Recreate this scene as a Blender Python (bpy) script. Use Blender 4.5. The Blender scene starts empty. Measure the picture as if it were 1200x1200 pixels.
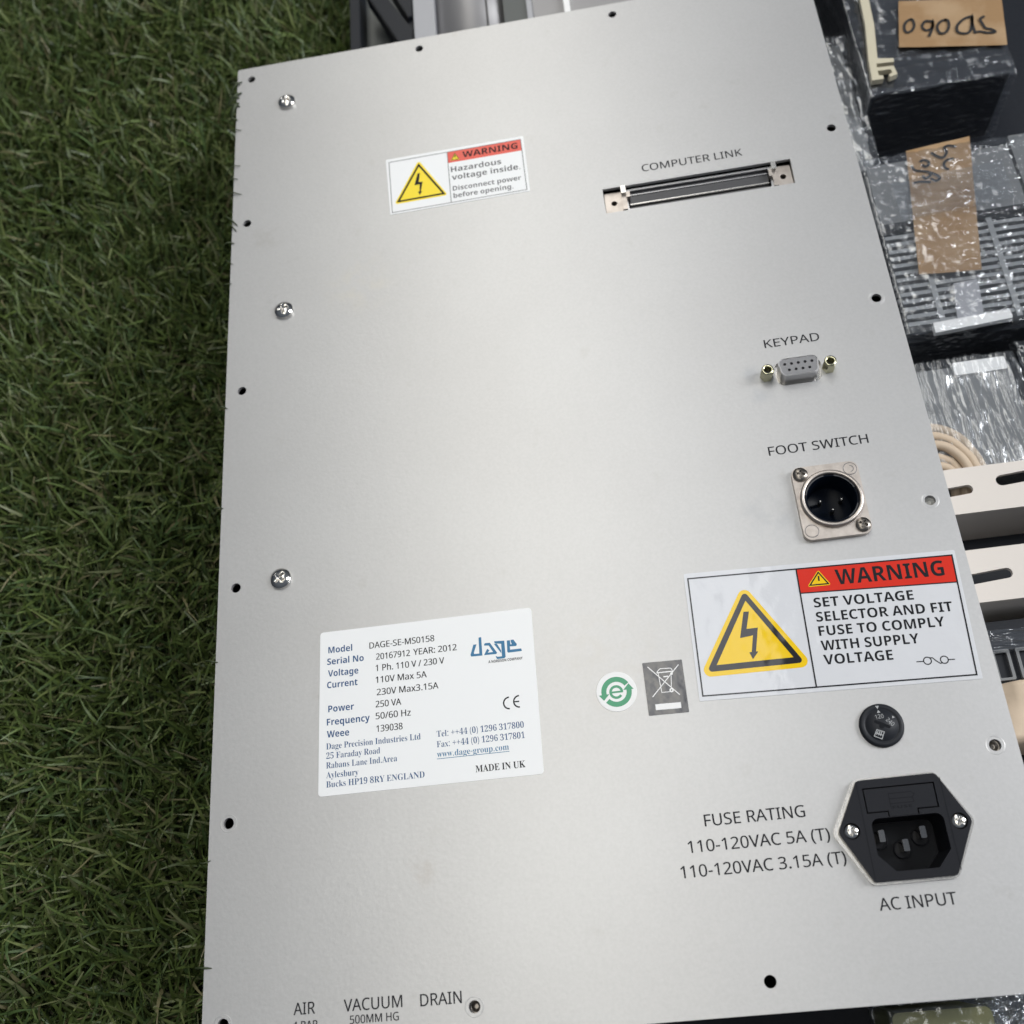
import bpy, bmesh, math, random, os
import numpy as np
from mathutils import Vector, Matrix, noise

random.seed(7)
sc = bpy.context.scene
COL = sc.collection
H = 86.0            # millimetres from the ground to the face of the panel

# ------------------------------------------------------------------ camera, world, lamps, exposure
# plane coordinates used everywhere: millimetres, x to the right along the panel, y down the panel, z up out of it
def V(x, y, z):
    return Vector((x / 1000.0, -y / 1000.0, (H + z) / 1000.0))

cam = bpy.data.cameras.new('camera')
cam.sensor_width = 36.0
cam.lens = 36.0
cam.clip_start = 0.01
cam.clip_end = 60.0
camo = bpy.data.objects.new('camera', cam)
COL.objects.link(camo)
camo.matrix_world = Matrix.Translation(V(159.72, 432.38, 382.57)) @ Matrix((
    (0.98654606, 0.12874478, 0.10075545), (-0.07849592, 0.91364603, -0.39886003),
    (-0.14340596, 0.38558490, 0.91145983))).to_4x4()
cam.dof.use_dof = True
cam.dof.focus_distance = 0.396
cam.dof.aperture_fstop = 11.5
sc.camera = camo

world = bpy.data.worlds.new('World')
sc.world = world
world.use_nodes = True
wt = world.node_tree
bg = wt.nodes['Background']
tc = wt.nodes.new('ShaderNodeTexCoord')
sx = wt.nodes.new('ShaderNodeSeparateXYZ')
rp = wt.nodes.new('ShaderNodeValToRGB')
wt.links.new(tc.outputs['Generated'], sx.inputs[0])
wt.links.new(sx.outputs['Z'], rp.inputs[0])
rp.color_ramp.elements[0].position = 0.0
rp.color_ramp.elements[0].color = (0.085, 0.10, 0.125, 1)
rp.color_ramp.elements[1].position = 0.75
rp.color_ramp.elements[1].color = (0.40, 0.46, 0.55, 1)
wt.links.new(rp.outputs[0], bg.inputs[0])
bg.inputs[1].default_value = 0.30

def area(name, loc, target, size, power, color):
    l = bpy.data.lights.new(name, 'AREA')
    l.shape = 'RECTANGLE'
    l.size, l.size_y = size
    l.energy = power
    l.color = color
    o = bpy.data.objects.new(name, l)
    COL.objects.link(o)
    o.location = loc
    o.rotation_euler = (Vector(target) - Vector(loc)).to_track_quat('-Z', 'Y').to_euler()
    return o

CEN = (0.14, -0.22, 0.1)
def at_dir(az, el, d):
    a, e = math.radians(az), math.radians(el)
    return (CEN[0] + d * math.cos(e) * math.cos(a), CEN[1] + d * math.cos(e) * math.sin(a), CEN[2] + d * math.sin(e))
# a long warm ceiling strip above, running away from the viewer, and weaker cool lamps to the right
area('ceiling_strip', (-0.09, 1.7, 2.1), (-0.09, 1.7, 0.0), (0.56, 5.4), 34, (1.0, 0.965, 0.87))
area('added_sticker_fill', (0.335, 1.2, 2.1), (0.335, 1.2, 0.0), (0.26, 3.4), 6.5, (0.97, 0.98, 1.0))  # added fill lamp, whitens the glossy stickers by its reflection
area('ceiling_lamp_key', at_dir(6, 36, 2.3), CEN, (0.45, 1.3), 40, (0.96, 0.97, 0.98))
area('strip_lamp_low', at_dir(-24, 30, 2.4), CEN, (0.08, 0.08), 1.6, (0.92, 0.96, 1.0))
area('strip_lamp_side', at_dir(19, 33, 2.4), CEN, (0.08, 0.08), 1.6, (0.92, 0.96, 1.0))

sc.view_settings.view_transform = 'Standard'
sc.view_settings.look = 'None'
sc.view_settings.exposure = 0.15
sc.view_settings.gamma = 1.0
sc.render.engine = 'CYCLES'
sc.cycles.use_denoising = True
sc.cycles.max_bounces = 8
sc.cycles.transparent_max_bounces = 16
sc.cycles.sample_clamp_indirect = 6.0

# ------------------------------------------------------------------ materials
M = {}
def mat(name, col, rough=0.5, metal=0.0, spec=0.5, bump=None, var=None, coat=0.0):
    """bump = [(scale, strength_mm, stretch)], var = (scale, second colour, low, high)"""
    m = bpy.data.materials.new(name)
    m.use_nodes = True
    nt = m.node_tree
    b = nt.nodes['Principled BSDF']
    b.inputs['Base Color'].default_value = (*col, 1)
    b.inputs['Roughness'].default_value = rough
    b.inputs['Metallic'].default_value = metal
    b.inputs['Specular IOR Level'].default_value = spec
    b.inputs['Coat Weight'].default_value = coat
    b.inputs['Coat Roughness'].default_value = 0.06
    co = nt.nodes.new('ShaderNodeTexCoord')
    if var:
        n = nt.nodes.new('ShaderNodeTexNoise')
        n.inputs['Scale'].default_value = var[0]
        n.inputs['Detail'].default_value = 5
        nt.links.new(co.outputs['Object'], n.inputs['Vector'])
        r = nt.nodes.new('ShaderNodeValToRGB')
        r.color_ramp.elements[0].position = var[2]
        r.color_ramp.elements[1].position = var[3]
        r.color_ramp.elements[0].color = (*col, 1)
        r.color_ramp.elements[1].color = (*var[1], 1)
        nt.links.new(n.outputs['Fac'], r.inputs[0])
        nt.links.new(r.outputs[0], b.inputs['Base Color'])
    prev = None
    for (s, dist, stretch) in (bump or []):
        mp = nt.nodes.new('ShaderNodeMapping')
        mp.inputs['Scale'].default_value = stretch
        nt.links.new(co.outputs['Object'], mp.inputs[0])
        n = nt.nodes.new('ShaderNodeTexNoise')
        n.inputs['Scale'].default_value = s
        n.inputs['Detail'].default_value = 3
        nt.links.new(mp.outputs[0], n.inputs['Vector'])
        bp = nt.nodes.new('ShaderNodeBump')
        bp.inputs['Strength'].default_value = 1.0
        bp.inputs['Distance'].default_value = dist / 1000.0
        nt.links.new(n.outputs['Fac'], bp.inputs['Height'])
        if prev:
            nt.links.new(prev.outputs[0], bp.inputs['Normal'])
        prev = bp
    if prev:
        nt.links.new(prev.outputs[0], b.inputs['Normal'])
    M[name] = m
    return m

one = (1, 1, 1)
def panel_paint():
    m = mat('panel_paint', (0.455, 0.455, 0.46), 0.40, 0.50, 1.0, bump=[(620, 0.036, one), (6, 0.5, one)])
    nt = m.node_tree
    b = nt.nodes['Principled BSDF']
    co = nt.nodes.new('ShaderNodeTexCoord')
    # faint rubbed stains and small specks that belong to the paint
    n1 = nt.nodes.new('ShaderNodeTexNoise'); n1.inputs['Scale'].default_value = 14; n1.inputs['Detail'].default_value = 6
    n2 = nt.nodes.new('ShaderNodeTexNoise'); n2.inputs['Scale'].default_value = 95; n2.inputs['Detail'].default_value = 4
    n3 = nt.nodes.new('ShaderNodeTexNoise'); n3.inputs['Scale'].default_value = 900; n3.inputs['Detail'].default_value = 2
    for n in (n1, n2, n3):
        nt.links.new(co.outputs['Object'], n.inputs['Vector'])
    r1 = nt.nodes.new('ShaderNodeValToRGB')
    r1.color_ramp.elements[0].position = 0.35; r1.color_ramp.elements[0].color = (0.448, 0.446, 0.448, 1)
    r1.color_ramp.elements[1].position = 0.65; r1.color_ramp.elements[1].color = (0.466, 0.466, 0.469, 1)
    nt.links.new(n1.outputs['Fac'], r1.inputs[0])
    r2 = nt.nodes.new('ShaderNodeValToRGB')
    r2.color_ramp.elements[0].position = 0.66; r2.color_ramp.elements[0].color = (0, 0, 0, 1)
    r2.color_ramp.elements[1].position = 0.78; r2.color_ramp.elements[1].color = (0.30, 0.30, 0.30, 1)
    nt.links.new(n2.outputs['Fac'], r2.inputs[0])
    mx = nt.nodes.new('ShaderNodeMixRGB')
    mx.inputs[2].default_value = (0.37, 0.355, 0.34, 1)
    nt.links.new(r2.outputs[0], mx.inputs[0]); nt.links.new(r1.outputs[0], mx.inputs[1])
    r3 = nt.nodes.new('ShaderNodeValToRGB')
    r3.color_ramp.elements[0].position = 0.3; r3.color_ramp.elements[0].color = (0.965, 0.965, 0.965, 1)
    r3.color_ramp.elements[1].position = 0.7; r3.color_ramp.elements[1].color = (1.02, 1.02, 1.02, 1)
    nt.links.new(n3.outputs['Fac'], r3.inputs[0])
    ml = nt.nodes.new('ShaderNodeMixRGB'); ml.blend_type = 'MULTIPLY'; ml.inputs[0].default_value = 1
    nt.links.new(mx.outputs[0], ml.inputs[1]); nt.links.new(r3.outputs[0], ml.inputs[2])
    # rubbed marks, plus darker patches left of two sockets: (x, y, radius) in metres
    last = ml
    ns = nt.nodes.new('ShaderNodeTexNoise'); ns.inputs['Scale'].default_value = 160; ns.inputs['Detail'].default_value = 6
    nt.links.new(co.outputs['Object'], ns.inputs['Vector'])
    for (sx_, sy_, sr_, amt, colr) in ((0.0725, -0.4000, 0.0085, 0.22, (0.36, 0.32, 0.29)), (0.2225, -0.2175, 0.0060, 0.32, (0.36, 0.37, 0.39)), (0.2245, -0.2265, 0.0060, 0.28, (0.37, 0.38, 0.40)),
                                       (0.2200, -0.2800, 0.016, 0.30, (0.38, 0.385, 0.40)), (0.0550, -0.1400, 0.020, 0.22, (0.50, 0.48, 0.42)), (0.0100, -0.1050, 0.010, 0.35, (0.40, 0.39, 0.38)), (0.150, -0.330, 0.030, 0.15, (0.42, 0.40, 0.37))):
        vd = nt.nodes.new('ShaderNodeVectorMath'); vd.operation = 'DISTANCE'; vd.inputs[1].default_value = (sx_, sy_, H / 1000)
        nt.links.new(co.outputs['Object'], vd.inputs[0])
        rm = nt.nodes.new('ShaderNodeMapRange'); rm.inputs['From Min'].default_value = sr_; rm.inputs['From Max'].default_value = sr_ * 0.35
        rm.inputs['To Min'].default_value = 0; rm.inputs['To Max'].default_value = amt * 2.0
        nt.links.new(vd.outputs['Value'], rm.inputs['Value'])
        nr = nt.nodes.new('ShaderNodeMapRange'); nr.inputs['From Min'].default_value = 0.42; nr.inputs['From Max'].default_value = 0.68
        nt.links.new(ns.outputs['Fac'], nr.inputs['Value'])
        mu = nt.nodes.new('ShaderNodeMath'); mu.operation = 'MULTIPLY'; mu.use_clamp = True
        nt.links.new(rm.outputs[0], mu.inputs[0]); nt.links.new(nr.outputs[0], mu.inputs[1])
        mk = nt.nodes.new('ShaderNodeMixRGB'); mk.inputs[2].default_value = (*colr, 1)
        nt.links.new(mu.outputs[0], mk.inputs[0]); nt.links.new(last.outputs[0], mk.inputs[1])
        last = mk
    # hairline scratches
    mpp = nt.nodes.new('ShaderNodeMapping'); mpp.inputs['Rotation'].default_value = (0, 0, 0.35); mpp.inputs['Scale'].default_value = (14, 900, 1)
    nt.links.new(co.outputs['Object'], mpp.inputs[0])
    nh = nt.nodes.new('ShaderNodeTexNoise'); nh.inputs['Scale'].default_value = 1.0; nh.inputs['Detail'].default_value = 1
    nt.links.new(mpp.outputs[0], nh.inputs['Vector'])
    hr = nt.nodes.new('ShaderNodeMapRange'); hr.inputs['From Min'].default_value = 0.76; hr.inputs['From Max'].default_value = 0.82; hr.inputs['To Max'].default_value = 0.30
    nt.links.new(nh.outputs['Fac'], hr.inputs['Value'])
    mh = nt.nodes.new('ShaderNodeMixRGB'); mh.inputs[2].default_value = (0.40, 0.395, 0.39, 1)
    nt.links.new(hr.outputs[0], mh.inputs[0]); nt.links.new(last.outputs[0], mh.inputs[1])
    nt.links.new(mh.outputs[0], b.inputs['Base Color'])
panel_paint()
mat('chassis_metal', (0.22, 0.22, 0.22), 0.5, 0.6)
mat('inner_grey', (0.5, 0.5, 0.48), 0.4, 0.3)
mat('inner_thread', (0.22, 0.20, 0.18), 0.3, 0.8)
mat('silk_ink', (0.020, 0.020, 0.024), 0.55, 0, 0.15)
mat('print_ink', (0.010, 0.010, 0.012), 0.5, 0, 0.2)
mat('grey_ink', (0.10, 0.10, 0.11), 0.4)
mat('plate_white', (0.80, 0.81, 0.82), 0.38, 0, 0.5, bump=[(30, 0.12, one)])
mat('vinyl_white', (0.62, 0.63, 0.66), 0.10, 0, 0.55, bump=[(38, 0.75, one), (170, 0.22, one)])
mat('vinyl_red', (0.62, 0.035, 0.02), 0.10, 0, 0.5, bump=[(38, 0.75, one)])
mat('vinyl_yellow', (0.80, 0.53, 0.01), 0.10, 0, 0.5, bump=[(38, 0.75, one)])
mat('vinyl_black', (0.02, 0.02, 0.022), 0.10, 0, 0.5, bump=[(38, 0.75, one)])
mat('paper_yellow', (0.86, 0.66, 0.01), 0.4)
mat('paper_red', (0.70, 0.09, 0.06), 0.4)
mat('gloss_black_label', (0.03, 0.03, 0.036), 0.22, 0, 0.9, bump=[(85, 0.8, one)])
mat('label_white', (0.8, 0.8, 0.8), 0.4)
mat('eco_green', (0.055, 0.30, 0.155), 0.4)
mat('logo_blue', (0.018, 0.15, 0.30), 0.45)
mat('heading_blue', (0.010, 0.065, 0.19), 0.45)
mat('screw_steel', (0.62, 0.60, 0.57), 0.16, 1.0, bump=[(500, 0.03, one)])
mat('dark_screw', (0.22, 0.20, 0.18), 0.3, 1.0)
mat('recess_dark', (0.03, 0.03, 0.03), 0.5, 0.3)
mat('nickel', (0.52, 0.475, 0.44), 0.40, 1.0, bump=[(600, 0.06, one)], var=(220, (0.40, 0.36, 0.33), 0.4, 0.7))
mat('shell_tin', (0.50, 0.50, 0.51), 0.35, 1.0)
mat('dsub_face', (0.22, 0.22, 0.23), 0.4, 0.2)
mat('bright_tin', (0.64, 0.62, 0.59), 0.27, 1.0, bump=[(300, 0.05, one)])
mat('brass_zinc', (0.62, 0.60, 0.42), 0.22, 1.0)
mat('black_plastic', (0.009, 0.010, 0.014), 0.42, 0, 0.18, bump=[(900, 0.03, one)])
mat('deep_black', (0.006, 0.007, 0.010), 0.4, 0, 0.12)
mat('gloss_black', (0.003, 0.005, 0.010), 0.3, 0, 0.06)
mat('pin_metal', (0.36, 0.35, 0.34), 0.14, 1.0)
mat('slate_plastic', (0.05, 0.05, 0.055), 0.4)
mat('knob_plastic', (0.016, 0.018, 0.023), 0.45, 0, 0.2)
mat('knob_print', (0.35, 0.36, 0.37), 0.5)
mat('grey_groove', (0.16, 0.16, 0.165), 0.4, 0.5)
mat('floor_black', (0.009, 0.011, 0.016), 0.6, 0, 0.2, bump=[(300, 0.3, one)])
mat('turf_soil', (0.010, 0.013, 0.007), 0.9)
mat('module_black', (0.009, 0.011, 0.016), 0.45, 0, 0.25)
mat('module_grey', (0.16, 0.165, 0.17), 0.4)
mat('fin_metal', (0.42, 0.43, 0.44), 0.35, 0.7)
mat('kraft_tape', (0.29, 0.18, 0.09), 0.4, 0, 0.4, bump=[(45, 0.8, (1, 1.6, 1))], var=(40, (0.37, 0.255, 0.15), 0.45, 0.62))
mat('marker_ink', (0.012, 0.012, 0.014), 0.5)
mat('cream_metal', (0.62, 0.575, 0.535), 0.42, bump=[(500, 0.03, one)])
mat('cream_rail', (0.50, 0.46, 0.35), 0.45)
mat('tan_fabric', (0.50, 0.40, 0.30), 0.7, bump=[(120, 0.4, one)])
mat('sheet_steel', (0.26, 0.255, 0.26), 0.42, 0.35, bump=[(14, 1.2, one)])
mat('sheet_dark', (0.075, 0.082, 0.082), 0.42, 0.3, bump=[(14, 1.0, one)])
mat('pale_steel', (0.34, 0.345, 0.37), 0.45, 0.2)
mat('olive_resin', (0.13, 0.13, 0.045), 0.35, bump=[(60, 0.5, one)], var=(60, (0.22, 0.21, 0.08), 0.35, 0.7))
mat('clipping_green', (0.045, 0.062, 0.026), 0.5)

def film_mat(name, base, white, stretch, scale, rough=0.12):
    """clear stretch film: mostly see-through, glossy on its creases, a little milky"""
    m = bpy.data.materials.new(name)
    m.use_nodes = True
    nt = m.node_tree
    nt.nodes.remove(nt.nodes['Principled BSDF'])
    out = nt.nodes['Material Output']
    co = nt.nodes.new('ShaderNodeTexCoord')
    mp = nt.nodes.new('ShaderNodeMapping'); mp.inputs['Scale'].default_value = stretch
    n = nt.nodes.new('ShaderNodeTexNoise'); n.inputs['Scale'].default_value = scale; n.inputs['Detail'].default_value = 5
    n.inputs['Distortion'].default_value = 0.6
    nt.links.new(co.outputs['Object'], mp.inputs[0]); nt.links.new(mp.outputs[0], n.inputs['Vector'])
    bp = nt.nodes.new('ShaderNodeBump'); bp.inputs['Distance'].default_value = 0.0014
    nt.links.new(n.outputs['Fac'], bp.inputs['Height'])
    gl = nt.nodes.new('ShaderNodeBsdfGlossy'); gl.inputs['Roughness'].default_value = rough
    gl.inputs['Color'].default_value = (0.95, 0.97, 1.0, 1)
    df = nt.nodes.new('ShaderNodeBsdfDiffuse'); df.inputs['Color'].default_value = (0.75, 0.77, 0.8, 1)
    tr = nt.nodes.new('ShaderNodeBsdfTransparent'); tr.inputs['Color'].default_value = (0.93, 0.94, 0.95, 1)
    for s in (gl, df):
        nt.links.new(bp.outputs[0], s.inputs['Normal'])
    # creases: thin ridges that come in patches and scatter white
    rg = nt.nodes.new('ShaderNodeTexNoise'); rg.noise_type = 'RIDGED_MULTIFRACTAL'; rg.normalize = False
    rg.inputs['Scale'].default_value = scale * 0.5; rg.inputs['Detail'].default_value = 2; rg.inputs['Distortion'].default_value = 0.4
    nt.links.new(mp.outputs[0], rg.inputs['Vector'])
    rr = nt.nodes.new('ShaderNodeValToRGB')
    rr.color_ramp.elements[0].position = 0.52; rr.color_ramp.elements[0].color = (0, 0, 0, 1)
    rr.color_ramp.elements[1].position = 0.98; rr.color_ramp.elements[1].color = (1, 1, 1, 1)
    dv = nt.nodes.new('ShaderNodeMath'); dv.operation = 'MULTIPLY'; dv.inputs[1].default_value = 0.5
    nt.links.new(rg.outputs['Fac'], dv.inputs[0]); nt.links.new(dv.outputs[0], rr.inputs[0])
    pn = nt.nodes.new('ShaderNodeTexNoise'); pn.inputs['Scale'].default_value = 34; pn.inputs['Detail'].default_value = 3
    nt.links.new(co.outputs['Object'], pn.inputs['Vector'])
    pr = nt.nodes.new('ShaderNodeValToRGB')
    pr.color_ramp.elements[0].position = 0.36; pr.color_ramp.elements[0].color = (0.05, 0.05, 0.05, 1)
    pr.color_ramp.elements[1].position = 0.56; pr.color_ramp.elements[1].color = (1, 1, 1, 1)
    nt.links.new(pn.outputs['Fac'], pr.inputs[0])
    cm = nt.nodes.new('ShaderNodeMath'); cm.operation = 'MULTIPLY'
    nt.links.new(rr.outputs[0], cm.inputs[0]); nt.links.new(pr.outputs[0], cm.inputs[1])
    rw = nt.nodes.new('ShaderNodeMath'); rw.operation = 'MULTIPLY_ADD'
    rw.inputs[1].default_value = white; rw.inputs[2].default_value = 0.02
    nt.links.new(cm.outputs[0], rw.inputs[0])
    m1 = nt.nodes.new('ShaderNodeMixShader')
    nt.links.new(rw.outputs[0], m1.inputs[0]); nt.links.new(tr.outputs[0], m1.inputs[1]); nt.links.new(df.outputs[0], m1.inputs[2])
    m2 = nt.nodes.new('ShaderNodeMixShader'); m2.inputs[0].default_value = base
    nt.links.new(m1.outputs[0], m2.inputs[1]); nt.links.new(gl.outputs[0], m2.inputs[2])
    nt.links.new(m2.outputs[0], out.inputs['Surface'])
    M[name] = m
film_mat('clear_film', 0.07, 0.35, (1, 1, 1), 60)
film_mat('crinkled_film', 0.15, 0.62, (0.22, 1.4, 1), 170)
film_mat('streaked_film', 0.14, 0.85, (2.2, 0.22, 0.5), 120, 0.18)
film_mat('banded_film', 0.16, 0.9, (0.2, 2.0, 1), 130, 0.16)

def turf_mat():
    m = bpy.data.materials.new('turf_blades')
    m.use_nodes = True
    nt = m.node_tree
    b = nt.nodes['Principled BSDF']
    a = nt.nodes.new('ShaderNodeAttribute'); a.attribute_name = 'tint'
    nt.links.new(a.outputs['Color'], b.inputs['Base Color'])
    b.inputs['Roughness'].default_value = 0.42
    b.inputs['Specular IOR Level'].default_value = 0.45
    M['turf_blades'] = m
turf_mat()

# ------------------------------------------------------------------ geometry helper (millimetres, plane coordinates)
FONTS = {}
FD = bpy.utils.system_resource('DATAFILES', path='fonts')
def font_of(key):
    if key not in FONTS:
        f = None
        try:
            f = bpy.data.fonts.load(os.path.join(FD, {'math': 'NotoSansMath-Regular.woff2', 'sans': 'NotoSansHebrew-Regular.woff2'}[key]))
        except Exception:
            f = None
        FONTS[key] = f
    return FONTS[key]
def remap(s, U, l, d):
    r = ''
    for ch in s:
        if 'A' <= ch <= 'Z': r += chr(U + ord(ch) - 65)
        elif 'a' <= ch <= 'z': r += chr(l + ord(ch) - 97)
        elif '0' <= ch <= '9': r += chr(d + ord(ch) - 48)
        else: r += ch
    return r
def styled(s, style):
    if style == 'bold': return remap(s, 0x1D5D4, 0x1D5EE, 0x1D7EC), font_of('math'), 0.0
    if style == 'serif': return remap(s, 0x1D400, 0x1D41A, 0x1D7CE), font_of('math'), -0.004
    if style == 'serifbold': return remap(s, 0x1D400, 0x1D41A, 0x1D7CE), font_of('math'), 0.0
    return s, font_of('sans'), 0.0

def curve_mesh(c):
    o = bpy.data.objects.new('tmp', c)
    me = o.to_mesh()
    vs = [v.co.copy() for v in me.vertices]
    fs = [tuple(p.vertices) for p in me.polygons]
    o.to_mesh_clear()
    bpy.data.objects.remove(o)
    bpy.data.curves.remove(c)
    return vs, fs
CAPS = {}
def glyphs(s, style):
    body, f, off = styled(s, style)
    c = bpy.data.curves.new('t', 'FONT')
    c.body = body; c.size = 1.0; c.offset = off; c.resolution_u = 4
    if f: c.font = f
    return curve_mesh(c)
def cap_of(style):
    if style not in CAPS:
        vs, _ = glyphs('H', style)
        CAPS[style] = max(v.y for v in vs)
    return CAPS[style]

def circle(cx, cy, r, n=32, ry=None, a0=0.0):
    ry = r if ry is None else ry
    return [(cx + r * math.cos(a0 + 2 * math.pi * i / n), cy + ry * math.sin(a0 + 2 * math.pi * i / n)) for i in range(n)]
def rrect(x0, x1, y0, y1, r, n=6):
    return round_poly([(x0, y0), (x1, y0), (x1, y1), (x0, y1)], r, n)
def round_poly(p, r, n=6):
    out = []
    N = len(p)
    rs = r if isinstance(r, (list, tuple)) else [r] * N
    for i in range(N):
        a, b, c = Vector(p[i - 1]), Vector(p[i]), Vector(p[(i + 1) % N])
        u, w = (a - b).normalized(), (c - b).normalized()
        ang = u.angle(w)
        t = min(rs[i] / math.tan(ang / 2), (a - b).length * .49, (c - b).length * .49)
        rr = t * math.tan(ang / 2)
        cen = b + (u + w).normalized() * (rr / math.sin(ang / 2))
        s, e = b + u * t - cen, b + w * t - cen
        a1, a2 = math.atan2(s.y, s.x), math.atan2(e.y, e.x)
        d = (a2 - a1 + math.pi) % (2 * math.pi) - math.pi
        for k in range(n + 1):
            q = a1 + d * k / n
            out.append((cen.x + rr * math.cos(q), cen.y + rr * math.sin(q)))
    return out
def stadium(x0, y0, x1, y1, r, n=8):
    a = math.atan2(y1 - y0, x1 - x0)
    return [(x1 + r * math.cos(a - math.pi / 2 + math.pi * k / n), y1 + r * math.sin(a - math.pi / 2 + math.pi * k / n)) for k in range(n + 1)] + \
           [(x0 + r * math.cos(a + math.pi / 2 + math.pi * k / n), y0 + r * math.sin(a + math.pi / 2 + math.pi * k / n)) for k in range(n + 1)]
def rot_pts(p, cx, cy, deg):
    c, s = math.cos(math.radians(deg)), math.sin(math.radians(deg))
    return [(cx + (x - cx) * c - (y - cy) * s, cy + (x - cx) * s + (y - cy) * c) for x, y in p]

def world_of(o):
    b = Matrix.Translation(o.location)
    return b if o.parent is None else world_of(o.parent) @ o.matrix_parent_inverse @ b

class Geo:
    def __init__(self):
        self.v, self.f, self.m, self.s, self.mats = [], [], [], [], []
    def mi(self, name):
        if name not in self.mats: self.mats.append(name)
        return self.mats.index(name)
    def add(self, vs, fs, m, smooth=False):
        o = len(self.v)
        k = self.mi(m)
        self.v += [tuple(v) for v in vs]
        for f in fs:
            self.f.append(tuple(o + i for i in f)); self.m.append(k); self.s.append(smooth)
    def sheet(self, loops, z, m):
        """flat filled shape with holes"""
        if len(loops) == 1 and len(loops[0]) <= 4:
            self.add([(x, y, z) for x, y in loops[0]], [tuple(range(len(loops[0])))], m); return
        self.plate(loops[0], loops[1:], z, None, m)
    def plate(self, outer, holes, z0, z1, m, bevel=0.0, side=None):
        bm = bmesh.new()
        top = z0 if z1 is None else z1
        edges = []
        for lp in [outer] + list(holes):
            vs = [bm.verts.new((x, y, top)) for x, y in lp]
            edges += [bm.edges.new((vs[i], vs[(i + 1) % len(vs)])) for i in range(len(vs))]
        bmesh.ops.triangle_fill(bm, edges=edges, use_beauty=True, normal=(0, 0, 1))
        bm.normal_update()
        if z1 is not None:
            capf = list(bm.faces)
            bound = [e for e in bm.edges if len(e.link_faces) == 1]
            if bevel > 0:
                # a chamfered rim: pull the walls from an outline kept at full size and shrink the cap
                pass
            r = bmesh.ops.extrude_edge_only(bm, edges=bound)
            for g in r['geom']:
                if isinstance(g, bmesh.types.BMVert): g.co.z = z0
            if bevel > 0:
                bm.normal_update()
                be = [e for e in bm.edges if len(e.link_faces) == 2 and abs(e.verts[0].co.z - top) < 1e-6 and abs(e.verts[1].co.z - top) < 1e-6
                      and any(f not in set(capf) for f in e.link_faces)]
                bmesh.ops.bevel(bm, geom=be, offset=bevel, segments=2, affect='EDGES', clamp_overlap=True)
        bmesh.ops.recalc_face_normals(bm, faces=bm.faces)
        bm.verts.index_update()
        vs = [tuple(v.co) for v in bm.verts]
        fs = [tuple(v.index for v in f.verts) for f in bm.faces]
        bm.free()
        self.add(vs, fs, m)
    def box(self, x0, x1, y0, y1, z0, z1, m, r=0.0, bevel=0.0):
        out = rrect(x0, x1, y0, y1, r) if r else [(x0, y0), (x1, y0), (x1, y1), (x0, y1)]
        self.plate(out, [], z0, z1, m, bevel)
        self.add([(x, y, z0) for x, y in out], [tuple(reversed(range(len(out))))], m)
    def lathe(self, cx, cy, prof, m, n=40, smooth=True, ngon=None):
        n = ngon or n
        vs, fs = [], []
        for r, z in prof:
            vs += [(cx + r * math.cos(2 * math.pi * i / n), cy + r * math.sin(2 * math.pi * i / n), z) for i in range(n)]
        for k in range(len(prof) - 1):
            for i in range(n):
                j = (i + 1) % n
                fs.append((k * n + i, k * n + j, (k + 1) * n + j, (k + 1) * n + i))
        self.add(vs, fs, m, smooth)
        self.add([vs[(len(prof) - 1) * n + i] for i in range(n)], [tuple(range(n))], m, smooth)
    def stroke(self, pts, w, z, m, closed=False):
        """flat pen stroke"""
        P = [Vector(p) for p in pts]
        N = len(P)
        L, R = [], []
        for i in range(N):
            a = P[i - 1] if (i > 0 or closed) else P[i]
            b = P[(i + 1) % N] if (i < N - 1 or closed) else P[i]
            d1 = (P[i] - a).normalized() if (P[i] - a).length > 1e-9 else (b - P[i]).normalized()
            d2 = (b - P[i]).normalized() if (b - P[i]).length > 1e-9 else d1
            t = (d1 + d2)
            t = t.normalized() if t.length > 1e-6 else d1
            nrm = Vector((-t.y, t.x))
            k = min(1.0 / max(abs(nrm.dot(Vector((-d1.y, d1.x)))), 0.35), 2.5)
            L.append(P[i] + nrm * w / 2 * k); R.append(P[i] - nrm * w / 2 * k)
        vs = [(p.x, p.y, z) for p in L] + [(p.x, p.y, z) for p in R]
        fs = [(i, (i + 1) % N, N + (i + 1) % N, N + i) for i in range(N if closed else N - 1)]
        self.add(vs, fs, m)
    def text(self, s, x, y, w, cap, style, z, m, rot=0.0):
        vs, fs = glyphs(s, style)
        x0, x1 = min(v.x for v in vs), max(v.x for v in vs)
        kx, ky = w / (x1 - x0), cap / cap_of(style)
        c, sn = math.cos(math.radians(rot)), math.sin(math.radians(rot))
        out = []
        for v in vs:
            a, b = (v.x - x0) * kx, -v.y * ky
            out.append((x + a * c - b * sn, y + a * sn + b * c, z))
        self.add(out, [tuple(reversed(f)) for f in fs], m)
    def tube(self, pts, r, m, n=8, smooth=True):
        P = [Vector(p) for p in pts]
        vs, fs = [], []
        for i, p in enumerate(P):
            t = (P[min(i + 1, len(P) - 1)] - P[max(i - 1, 0)]).normalized()
            u = t.cross(Vector((0, 0, 1)))
            u = u.normalized() if u.length > 1e-4 else Vector((1, 0, 0))
            w = u.cross(t).normalized()
            rr = r[i] if isinstance(r, (list, tuple)) else r
            for k in range(n):
                q = 2 * math.pi * k / n
                vs.append(p + u * rr * math.cos(q) + w * rr * math.sin(q))
        for i in range(len(P) - 1):
            for k in range(n):
                j = (k + 1) % n
                fs.append((i * n + k, i * n + j, (i + 1) * n + j, (i + 1) * n + k))
        fs.append(tuple(range(n))); fs.append(tuple((len(P) - 1) * n + k for k in range(n)))
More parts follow.
